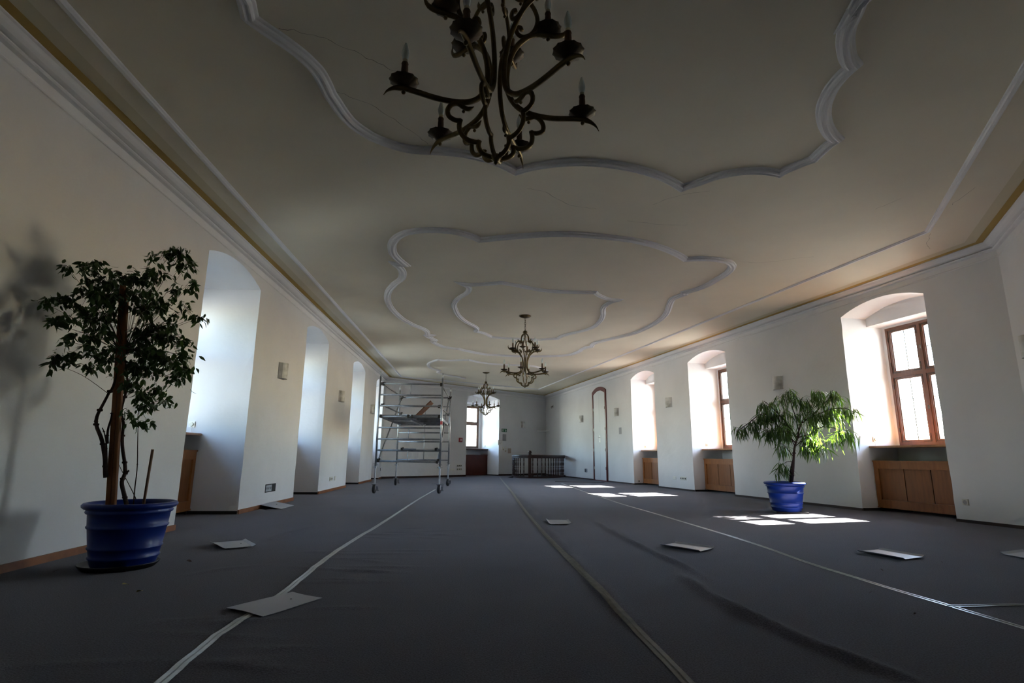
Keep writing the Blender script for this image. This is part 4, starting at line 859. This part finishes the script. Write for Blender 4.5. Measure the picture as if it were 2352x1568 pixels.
# ------------------------------------------------------------------ plants
def leaf_mesh(name, L, w, curl, n=4, m='leaf1', fold=.25):
    V = []; Fc = []
    for i in range(n+1):
        f = i/n; x = L*f; ww = w/2*(math.sin(math.pi*min(1, f**.75*.97+.03)))**.9; z = -curl*f*f*L
        if i == n: ww = .0004
        V += [(x, -ww, z+ww*fold), (x, 0, z), (x, ww, z+ww*fold)]
    for i in range(n):
        a = i*3; Fc += [(a, a+1, a+4, a+3), (a+1, a+2, a+5, a+4)]
    me = bpy.data.meshes.new(name); me.from_pydata(V, [], Fc); me.materials.append(MT[m]); me.polygons.foreach_set('use_smooth', [True]*len(me.polygons)); return me, V, Fc
def plant(name, base, label, stems, radii, clusters, count, lm, droop, rng, bark, spread_depth, size, twig=.0022, tl=7, jit=.0):
    root = empty(name, (base[0], base[1], .40), label=label, cat='plant'); O = Vector((base[0], base[1], .40))
    for s_, r_ in zip(stems, radii):
        Q = smooth_path([Vector(p)-O for p in s_], 3)
        if Q[0].z < .05: Q[0].z = -.03
        nn = len(Q); ph = rng.uniform(0, 6)
        Q = [q+Vector((0, .010*math.sin(i*.6+ph), 0)) for i, q in enumerate(Q)]
        mb = MB(); mb.tube(Q, [r_*(1-.55*i/(nn-1)) for i in range(nn)], 7)
        for i in range(2, nn-1, 5): mb.lathe([(0, -.8*r_), (r_*1.25, -.4*r_), (r_*1.3, .4*r_), (0, .8*r_)], Q[i], 6)
        mb.build('stem', bark, root, smooth=True)
    allpts = [Vector(p)-O for s_ in stems for p in s_]
    tot = sum(c[3]**1.7 for c in clusters); leaves = []; tw = MB()
    vd = Vector((base[0], base[1], 0)).normalized()
    for c in clusters:
        C = Vector(c[:3])-O+vd*rng.uniform(-1, 1)*spread_depth; R_ = c[3]*1.18
        near = min(allpts, key=lambda p: (p-C).length+max(0, p.z-C.z-.05)*1.0)
        k = max(3, int(count*c[3]**1.7/tot+.5)); ntw = max(2, int(k/tl)); tws = []
        midp = near.lerp(C, .5)+Vector((0, 0, .03)); mainp = smooth_path([near, midp, C], 4); tw.tube(mainp, [twig*1.5*(1-.5*i/(len(mainp)-1)) for i in range(len(mainp))], 4, caps=False)
        for i in range(ntw):
            d = Vector((rng.gauss(0, 1), rng.gauss(0, 1), rng.gauss(0, .7))).normalized()*R_*rng.uniform(.5, 1.1); e = C+d; m_ = C.lerp(e, .5)+Vector((0, 0, R_*.15)); e = e-Vector((0, 0, R_*.18*droop))
            q = smooth_path([C, m_, e], 4); tw.tube(q, twig*.8, 4, caps=False); tws.append(q)
        for i in range(k):
            q = rng.choice(tws); f = rng.uniform(.1, 1); a = q[min(int(f*(len(q)-1)), len(q)-2)]; b = q[min(int(f*(len(q)-1))+1, len(q)-1)]
            p = a.lerp(b, rng.random())+Vector((rng.gauss(0, jit), rng.gauss(0, jit), rng.gauss(0, jit))); td = (b-a).normalized() if (b-a).length > 1e-6 else Vector((1, 0, 0))
            dirn = (td*rng.uniform(.1, .8)+Vector((rng.gauss(0, .55), rng.gauss(0, .55), 0))+Vector((0, 0, -droop*rng.uniform(.5, 1.4)))).normalized()
            W_ = p+O+dirn*.07
            if W_.x < -3.357-.0688*W_.y+.03 or W_.x > 8.2785-.2427*W_.y-.03: continue
            leaves.append((p, dirn, rng.uniform(*size), rng.uniform(0, 2*math.pi) if droop < .9 else rng.gauss(0, .8)))
    tw.build('twigs', bark, root, kind='stuff')
    protos = [leaf_mesh('leaf', *a_, m=lm[0]) for a_ in lm[1]]
    rest = MB()
    leaves.sort(key=lambda q: (q[0]+O-Vector((0, 0, .85))).length/q[2])
    stuff_leaves = 0
    order = list(range(len(leaves))); rng.shuffle(order); own = set(order[:300])
    for i, (p, d, s_, tw_) in enumerate(leaves):
        q = d.to_track_quat('X', 'Z'); Rm = q.to_matrix() @ Matrix.Rotation(tw_*.6, 3, 'X'); me, V, Fc = protos[i % len(protos)]
        if i in own:
            o = bpy.data.objects.new('leaf', me); COL.objects.link(o); o.parent = root; o.location = p; o.rotation_euler = Rm.to_euler(); o.scale = (s_, s_, s_)
        else:
            rest.add([p+(Rm @ Vector(v))*s_ for v in V], Fc); stuff_leaves += 1
    o = rest.build('foliage', lm[0], root, smooth=True, kind='stuff')
    return root, O
rng = random.Random(11)
r1, O1 = plant('potted_ficus', [-2.95,4.46], 'tall weeping ficus tied to a wooden post in the left blue pot', [[[-2.971,4.446,0.437],[-2.997,4.428,0.553],[-3.019,4.413,0.633],[-3.014,4.416,0.696],[-3.017,4.414,0.777],[-3.042,4.396,0.914],[-3.057,4.385,1.012],[-3.059,4.384,1.085],[-3.073,4.374,1.167],[-3.071,4.375,1.284],[-3.073,4.374,1.41],[-3.105,4.35,1.62]],[[-3.103,4.351,0.666],[-3.115,4.341,0.793],[-3.141,4.321,0.888],[-3.161,4.305,0.967],[-3.186,4.284,1.062],[-3.189,4.282,1.143],[-3.184,4.286,1.192],[-3.154,4.311,1.301],[-3.133,4.327,1.362],[-3.125,4.334,1.548]],[[-3.186,4.284,1.062],[-3.199,4.273,1.094]],[[-3.113,4.343,0.793],[-3.124,4.335,0.928],[-3.143,4.319,0.992],[-3.164,4.303,1.039]],[[-3.121,4.337,0.92],[-3.125,4.334,1.017],[-3.124,4.334,1.115],[-3.129,4.331,1.213]],[[-2.934,4.47,0.439],[-2.941,4.466,0.591],[-2.95,4.46,0.712],[-2.962,4.452,0.875],[-2.971,4.446,1.056],[-2.986,4.436,1.173]],[[-2.933,4.471,0.495],[-2.991,4.432,0.632],[-3.046,4.393,0.769]],[[-3.0,4.426,0.688],[-2.986,4.436,0.72]]], [.016, .017, .012, .007, .010, .005, .0035, .008], [[-3.439,4.044,2.266,0.053],[-3.385,4.101,2.298,0.058],[-3.333,4.152,2.337,0.058],[-3.357,4.129,2.177,0.047],[-3.308,4.176,2.254,0.07],[-3.439,3.926,1.912,0.053],[-3.442,4.041,1.972,0.064],[-3.405,4.08,2.013,0.047],[-3.448,4.034,1.78,0.064],[-3.404,4.081,1.839,0.064],[-3.378,4.108,1.943,0.058],[-3.401,4.085,1.697,0.035],[-3.351,4.135,1.718,0.053],[-3.412,4.073,1.554,0.058],[-3.421,4.063,1.492,0.047],[-3.37,4.116,1.534,0.047],[-3.338,4.148,1.587,0.058],[-3.281,4.202,1.502,0.07],[-3.268,4.213,1.6,0.07],[-3.223,4.254,1.608,0.058],[-3.299,4.185,2.035,0.135],[-3.321,4.164,1.92,0.105],[-3.24,4.238,2.152,0.123],[-3.179,4.291,2.284,0.111],[-3.239,4.239,1.9,0.135],[-3.288,4.195,1.751,0.082],[-3.225,4.251,1.754,0.094],[-3.204,4.27,2.03,0.105],[-3.181,4.289,1.546,0.07],[-3.165,4.302,1.637,0.07],[-3.11,4.345,2.114,0.129],[-3.091,4.36,2.255,0.117],[-3.181,4.289,2.179,0.105],[-2.989,4.434,2.28,0.099],[-3.029,4.405,2.185,0.094],[-2.947,4.462,2.453,0.082],[-2.882,4.503,2.48,0.082],[-2.828,4.536,2.404,0.094],[-2.763,4.573,2.306,0.07],[-2.846,4.525,2.191,0.082],[-2.951,4.459,2.117,0.082],[-2.94,4.466,2.003,0.07],[-2.788,4.559,2.072,0.064],[-2.705,4.604,2.041,0.047],[-2.67,4.622,2.024,0.035],[-2.866,4.513,2.005,0.064],[-3.03,4.405,1.986,0.117],[-2.947,4.462,1.855,0.129],[-3.024,4.409,1.78,0.14],[-3.033,4.403,1.667,0.129],[-2.865,4.514,1.763,0.129],[-2.798,4.554,1.771,0.082],[-2.759,4.575,1.692,0.082],[-2.744,4.584,1.537,0.088],[-2.922,4.478,1.601,0.152],[-2.845,4.526,1.558,0.117],[-2.781,4.563,1.451,0.082],[-2.995,4.429,1.491,0.117],[-3.066,4.379,1.532,0.07],[-2.977,4.442,1.314,0.088],[-3.036,4.401,1.358,0.07],[-2.878,4.506,1.372,0.082],[-2.831,4.535,1.265,0.058],[-2.9,4.492,1.24,0.058],[-2.952,4.459,1.198,0.07],[-3.042,4.396,1.163,0.041],[-2.988,4.435,1.079,0.058],[-2.939,4.467,1.071,0.053],[-3.052,4.389,2.491,0.035],[-3.033,4.403,2.442,0.035],[-3.14,4.322,1.444,0.058]], 2900, ('leaf1', [(.078, .036, .25, 4), (.070, .030, .45, 4), (.085, .038, .1, 4)]), .85, rng, 'bark', .20, (.54, .92), .0016, 3.5, .018)
sb, stp = [[-3.049,4.391,0.425],[-3.156,4.309,2.187]]
sb = Vector(sb)-O1; stp = Vector(stp)-O1; sb.z = -.05
def timber(name, a, b, w, d, m, parent, offx):
    mb = MB(); ax = (b-a).normalized(); X_ = Vector((1, 0, 0)).cross(ax).cross(ax).normalized(); X_ = -X_ if X_.x < 0 else X_; Y_ = ax.cross(X_)
    P = []
    for q in (a, b):
        q = q+X_*offx
        for (s1, s2) in ((-.5, -.5), (-.35, -.65), (.35, -.65), (.5, -.5), (.5, .5), (-.5, .5)): P.append(q+X_*s1*w+Y_*s2*d)
    n = 6; mb.add(P, [tuple(range(n)), tuple(range(n, 2*n))]+[(i, (i+1) % n, n+(i+1) % n, n+i) for i in range(n)]); return mb.build(name, m, parent)
timber('support_post', sb, stp, .036, .026, 'stake', r1, -.019); timber('support_post', sb+Vector((.0, 0, 0)), stp+Vector((0, 0, -.05)), .030, .024, 'stake', r1, .018)
timber('post_core', sb, stp+Vector((0, 0, -.08)), .014, .016, 'bark', r1, .002)
ca, cb_ = [[-2.885,4.502,0.437],[-2.875,4.508,0.88]]; MB().tube([Vector(ca)-O1-Vector((0, 0, .06)), Vector(cb_)-O1], .0105, 8).build('cane', 'cane', r1, smooth=True)
r2_, O2 = plant('potted_fig', [4.46,9.25], 'long-leaved fig with drooping narrow leaves, half in sunlight, in the right blue pot', [[[4.555,9.203,0.449],[4.583,9.189,0.659],[4.612,9.174,0.878],[4.642,9.158,1.039],[4.682,9.136,1.186],[4.709,9.122,1.304],[4.753,9.097,1.422]],[[4.532,9.215,0.448],[4.559,9.201,0.658],[4.593,9.184,0.834]],[[4.753,9.097,1.422],[4.839,9.047,1.494],[4.972,8.966,1.623],[5.139,8.856,1.821],[5.208,8.808,1.89]],[[4.709,9.122,1.304],[4.689,9.132,1.514],[4.637,9.16,1.772],[4.622,9.168,1.895]],[[4.753,9.097,1.422],[4.858,9.036,1.598],[4.941,8.986,1.788],[5.004,8.946,1.889]],[[4.658,9.149,1.098],[4.493,9.234,1.308],[4.261,9.341,1.586],[4.054,9.425,1.451],[3.839,9.501,1.284]],[[4.682,9.136,1.186],[4.496,9.232,1.519],[4.336,9.308,1.737],[4.276,9.334,1.801]],[[4.802,9.069,1.466],[5.091,8.888,1.617],[5.28,8.755,1.637],[5.393,8.67,1.559]],[[4.682,9.136,1.186],[4.842,9.045,1.243],[5.017,8.937,1.357],[5.222,8.797,1.294],[5.343,8.709,1.178]],[[4.642,9.158,1.039],[4.78,9.082,1.171],[4.896,9.013,1.213],[4.97,8.967,1.039]],[[4.612,9.174,0.878],[4.532,9.215,1.01],[4.465,9.247,1.099]],[[4.582,9.189,0.797],[4.516,9.223,0.796],[4.412,9.273,0.714]],[[4.642,9.158,1.039],[4.55,9.206,1.247],[4.381,9.287,1.309],[4.278,9.333,1.28]]], [.024, .017, .014, .010, .010, .012, .010, .011, .011, .009, .008, .006, .008], [[3.841,9.5,1.314,0.083],[3.94,9.466,1.36,0.091],[4.037,9.431,1.39,0.099],[4.139,9.391,1.343,0.099],[4.096,9.408,1.481,0.099],[4.228,9.355,1.479,0.149],[4.27,9.337,1.709,0.149],[4.221,9.358,1.571,0.133],[4.376,9.29,1.752,0.133],[4.387,9.285,1.552,0.166],[4.279,9.333,1.295,0.133],[4.366,9.294,1.264,0.133],[4.46,9.25,1.353,0.149],[4.508,9.227,1.839,0.133],[4.623,9.168,1.91,0.116],[4.703,9.125,1.845,0.133],[4.551,9.205,1.593,0.166],[4.562,9.199,1.412,0.149],[4.5,9.231,1.233,0.133],[4.599,9.18,1.261,0.133],[4.44,9.26,1.084,0.099],[4.509,9.226,1.024,0.099],[4.769,9.088,1.781,0.133],[4.857,9.036,1.732,0.099],[4.948,8.981,1.877,0.133],[5.015,8.939,1.888,0.116],[5.046,8.919,1.723,0.116],[5.145,8.852,1.894,0.099],[5.193,8.818,1.832,0.133],[5.265,8.767,1.827,0.099],[5.147,8.851,1.644,0.133],[4.922,8.997,1.551,0.149],[4.996,8.951,1.504,0.149],[5.085,8.893,1.53,0.133],[5.213,8.804,1.568,0.133],[5.298,8.742,1.607,0.116],[5.376,8.683,1.589,0.075],[5.191,8.82,1.28,0.116],[5.262,8.769,1.279,0.116],[5.325,8.722,1.206,0.099],[5.14,8.855,1.167,0.099],[4.837,9.049,1.465,0.133],[4.784,9.079,1.229,0.133],[4.834,9.05,1.141,0.133],[4.935,8.989,1.14,0.133],[4.748,9.1,1.054,0.099],[4.969,8.968,1.024,0.099],[4.868,9.03,0.995,0.099],[4.948,8.981,1.315,0.099],[4.751,9.098,1.557,0.099],[4.44,9.26,0.758,0.099],[4.499,9.231,0.73,0.083],[4.384,9.286,0.669,0.066]], 1900, ('leaf2', [(.20, .017, .35, 5), (.17, .015, .55, 5), (.22, .018, .2, 5)]), 1.0, rng, 'bark2', .18, (.75, 1.2), .0022, 5, .012)

# ------------------------------------------------------------------ tapes, sheets and covers on the carpet
def tape(P, w, label, m, name='carpet_tape', z=.003):
    Q = smooth_path([(a, b, 0) for a, b in P], 5); mb = MB(); n = len(Q); rnd = random.Random(n)
    for i, p in enumerate(Q):
        d = (Q[min(i+1, n-1)]-Q[max(i-1, 0)]).normalized(); nn_ = Vector((-d.y, d.x, 0)); ww = w/2*(1+rnd.uniform(-.04, .04))
        for k in (-1, -.15, 0, .15, 1):
            q = p+nn_*ww*k; mb.v.append((q.x, q.y, floor_z(q.x, q.y)+z+(.0035 if k == 0 else 0)))
    for i in range(n-1):
        for k in range(4): a = i*5+k; mb.f.append((a, a+1, a+6, a+5))
    o = mb.build(name, m, smooth=False); tag(o, label, 'tape', 'strips of tape over the carpet seams'); return o
tape([[-1.289,2.095],[-1.316,2.304],[-1.362,2.623],[-1.397,2.912],[-1.403,3.245],[-1.418,3.694],[-1.469,4.204],[-1.522,4.732],[-1.585,5.682],[-1.621,6.883],[-1.691,8.495],[-1.763,9.965],[-1.848,11.941],[-1.924,14.538]], .05, 'pale tape strip on the left, running under the white sheet', 'tape_pale')
tape([[0.704,2.067],[0.689,2.346],[0.666,2.672],[0.623,3.166],[0.573,3.905],[0.485,5.064],[0.381,6.516],[0.307,7.747],[0.201,9.731],[0.02,13.752],[-0.275,19.582],[-0.45,23.131]], .052, 'olive-grey tape strip running up the middle of the carpet', 'tape_olive')
tape([[1.643,18.368],[1.838,13.992],[1.961,12.129],[2.058,10.519],[2.222,8.949],[2.364,7.321],[2.444,6.397],[2.482,5.632],[2.481,4.835],[2.526,4.317],[2.562,3.903],[2.607,3.584],[2.629,3.385],[2.66,3.086],[2.676,2.901]], .048, 'long pale tape strip crossing the carpet to the lower right', 'tape')
tape([[2.585,3.505],[2.765,3.52],[2.916,3.544],[3.091,3.56],[3.295,3.586]], .04, 'short shiny tape strip branching off at the lower right edge', 'tape_pale', z=.0045)
def sheet(P, name, label, cat, m='sheet', z=.012, nx_=8, ny_=4, lip=0, sag=.004, hole=True, ext=None):
    a, b, c, d = [Vector((p[0], p[1], 0)) for p in P]; top = []; mb = MB(); rnd = random.Random(name+label)
    X_ = (b-a); 
    def pt(u, v): return a.lerp(b, u).lerp(d.lerp(c, u), v)
    def h(u, v):
        e = 0
        if lip: e = lip*max(0, 1-min(v, 1-v)/.10)
        return z+sag*math.sin(u*3.1+.5)*math.cos(v*2.2)+e
    N_, M_ = nx_, ny_
    us = [i/N_ for i in range(N_+1)]; vs = sorted(set([0, .1, .9, 1]+[j/M_ for j in range(M_+1)])) if lip else [j/M_ for j in range(M_+1)]
    for s_ in (0, -.0025):
        for v in vs:
            for u in us: p = pt(u, v); mb.v.append((p.x, p.y, h(u, v)+s_+floor_z(p.x, p.y)*.6))
    A_, B_ = len(us), len(vs); K = A_*B_
    for s_ in (0, K):
        for j in range(B_-1):
            for i in range(A_-1): q = s_+j*A_+i; mb.f.append((q, q+1, q+A_+1, q+A_))
    per = [i for i in range(A_)]+[j*A_+A_-1 for j in range(1, B_)]+[(B_-1)*A_+i for i in range(A_-2, -1, -1)]+[j*A_ for j in range(B_-2, 0, -1)]
    for i in range(len(per)): q, r = per[i], per[(i+1) % len(per)]; mb.f.append((q, r, r+K, q+K))
    cen = pt(.5, .5); root = empty(name, (cen.x, cen.y, 0), label=label, cat=cat)
    mb.v = [(x-cen.x, y-cen.y, z_) for x, y, z_ in mb.v]; mb.build('panel_sheet', m, root, smooth=False)
    if hole:
        p = pt(.5, .72)-cen; MB().lathe([(0, 0), (.006, 0), (.006, .002), (0, .002)], (p.x, p.y, h(.5, .72)+floor_z(p.x+cen.x, p.y+cen.y)*.6), 8).build('screw_hole', 'hole', root)
    return root
def order(P): return P
S = [[-1.58,3.31],[-1.31,3.165],[-1.126,3.553],[-1.363,3.707]]; sheet([S[0], S[1], S[2], S[3]], 'paper_sheet', 'flat white sheet lying across the left tape strip nearest of all the sheets', 'sheet', 'sheet', z=.008, sag=.006)
G = 'loose metal wall-box covers lying on the carpet'
for P, l in (([[-2.877,5.558],[-2.605,5.248],[-2.363,5.405],[-2.633,5.764]], 'loose grey-white metal cover on the carpet right of the ficus pot'), ([[0.478,7.759],[0.481,7.282],[0.78,7.347],[0.779,7.781]], 'small-looking metal cover on the carpet just right of the middle tape'), ([[1.451,5.63],[1.717,5.3],[1.946,5.528],[1.662,5.831]], 'metal cover on the carpet between the middle and right tape strips'), ([[3.201,5.373],[3.365,4.992],[3.648,5.128],[3.523,5.533]], 'raised-edge metal cover lying right of the long tape strip'), ([[4.502,5.344],[4.532,4.946],[4.997,5.191],[4.854,5.502]], 'metal cover lying farthest right on the carpet')):
    # long axis first
    if (Vector(P[1])-Vector(P[0])).length < (Vector(P[2])-Vector(P[1])).length: P = P[1:]+P[:1]
    o = sheet(P, 'metal_cover', l, 'cover plate', 'white_metal', z=.014, lip=.014, sag=.003, hole=(l[0] == 'l')); o['group'] = G
# white cover leaning on the left baseboard under the open wall box
u = WL.u((-4.0, 9.45)); r_ = empty('metal_cover', label='small white cover leaning on the baseboard under the open wall box', cat='cover plate', group=G)
mb = MB(); A_ = [WL(u-.38, .065, -.02), WL(u+.30, .065, -.02), WL(u+.22, .006, -.36), WL(u-.42, .006, -.36)]
mb.add(A_+[p-Vector((0, 0, .004)) for p in A_], [(0, 1, 2, 3), (4, 5, 6, 7), (0, 1, 5, 4), (1, 2, 6, 5), (2, 3, 7, 6), (3, 0, 4, 7)]); mb.build('panel_sheet', 'sheet', r_)
p = WL(u-.05, .046, -.16); MB().lathe([(0, 0), (.012, 0), (.012, .004), (0, .004)], p, 8).build('screw_hole', 'hole', r_)
# fallen leaves and crumbs
dm, _, _ = leaf_mesh('fallen_leaf', .06, .03, .3, 4, 'yellow_leaf'); dn, _, _ = leaf_mesh('dry_leaf', .055, .03, .6, 4, 'bark')
lab = ['brown dry leaf on the carpet right of the ficus pot', 'yellow fallen leaf in front of the ficus pot', 'second yellow fallen leaf, right of the first, before the ficus pot', 'dry leaf on the carpet left of the ficus pot', 'dark crumb on the carpet below the raised-edge metal cover', 'dark crumb near the right edge above the tape', 'dark crumb below the long right tape', 'dark crumb beside the long right tape', 'dark crumb on the carpet near the scaffold']
for i, (p, l) in enumerate(zip([[-2.594,4.684],[-2.527,3.841],[-2.287,3.674],[-3.288,4.281],[2.89,4.569],[3.631,4.925],[2.27,3.313],[2.346,3.813],[-2.559,12.516]], lab)):
    o = bpy.data.objects.new('fallen_leaf' if i < 4 else 'carpet_crumb', dm if i in (1, 2) else dn); COL.objects.link(o); o.location = (p[0], p[1], floor_z(*p)+.012); o.rotation_euler = (.2, 0, i*1.3)
    s_ = 1 if i < 4 else .45; o.scale = (s_, s_, s_); tag(o, l, 'leaf' if i < 4 else 'crumb')
# threshold strip in front of the far door and pale card by the far window
r_ = MB().box((0, 0, .004), (.5, .03, .008)).build('floor_strip', 'tape_pale'); r_.location = (-2.2, 17.6, 0); tag(r_, 'thin pale strip on the floor right of the scaffold', 'strip')
r_ = MB().box((0, 0, .006), (1.7, .05, .012)).build('floor_strip', 'base_dark'); r_.location = (2.35, 19.4, 0); r_.rotation_euler = (0, 0, -.32); tag(r_, 'dark edge strip on the carpet in front of the red-framed door', 'strip')
# hairline cracks in the ceiling plaster, slivers of dark filler on its face
def crack(P, w=.004):
    mb = MB(); rnd = random.Random(len(P)); Q = smooth_path([(a, b, 0) for a, b in P], 6)
    for i, p in enumerate(Q):
        d = (Q[min(i+1, len(Q)-1)]-Q[max(i-1, 0)]).normalized(); nn_ = Vector((-d.y, d.x, 0)); j = rnd.uniform(-.012, .012); ww = w*rnd.uniform(.4, 1.2)
        for k in (-1, 1): q = p+nn_*(j+k*ww/2); mb.v.append((q.x, q.y, ZC-.0015))
    for i in range(len(Q)-1): mb.f.append((2*i, 2*i+1, 2*i+3, 2*i+2))
    mb.build('ceiling_crack', 'crack', ceiling)
for P in [[[-1.65,3.326],[-1.428,3.388],[-1.22,3.523],[-1.003,3.695],[-0.889,3.792]],[[-1.467,4.009],[-1.224,4.177],[-0.987,4.49],[-0.811,4.771]],[[0.15,5.656],[0.348,5.725],[0.676,6.048],[0.998,6.135]],[[1.436,6.488],[1.902,6.585],[2.238,6.592]],[[3.452,7.933],[3.853,7.942],[4.216,7.746],[4.442,7.686]],[[1.65,6.029],[1.884,5.781],[2.191,5.671]],[[4.311,6.095],[4.425,5.81]],[[5.492,6.804],[5.724,7.163],[5.915,7.355]],[[5.116,5.964],[5.046,5.539]]]: crack(P)
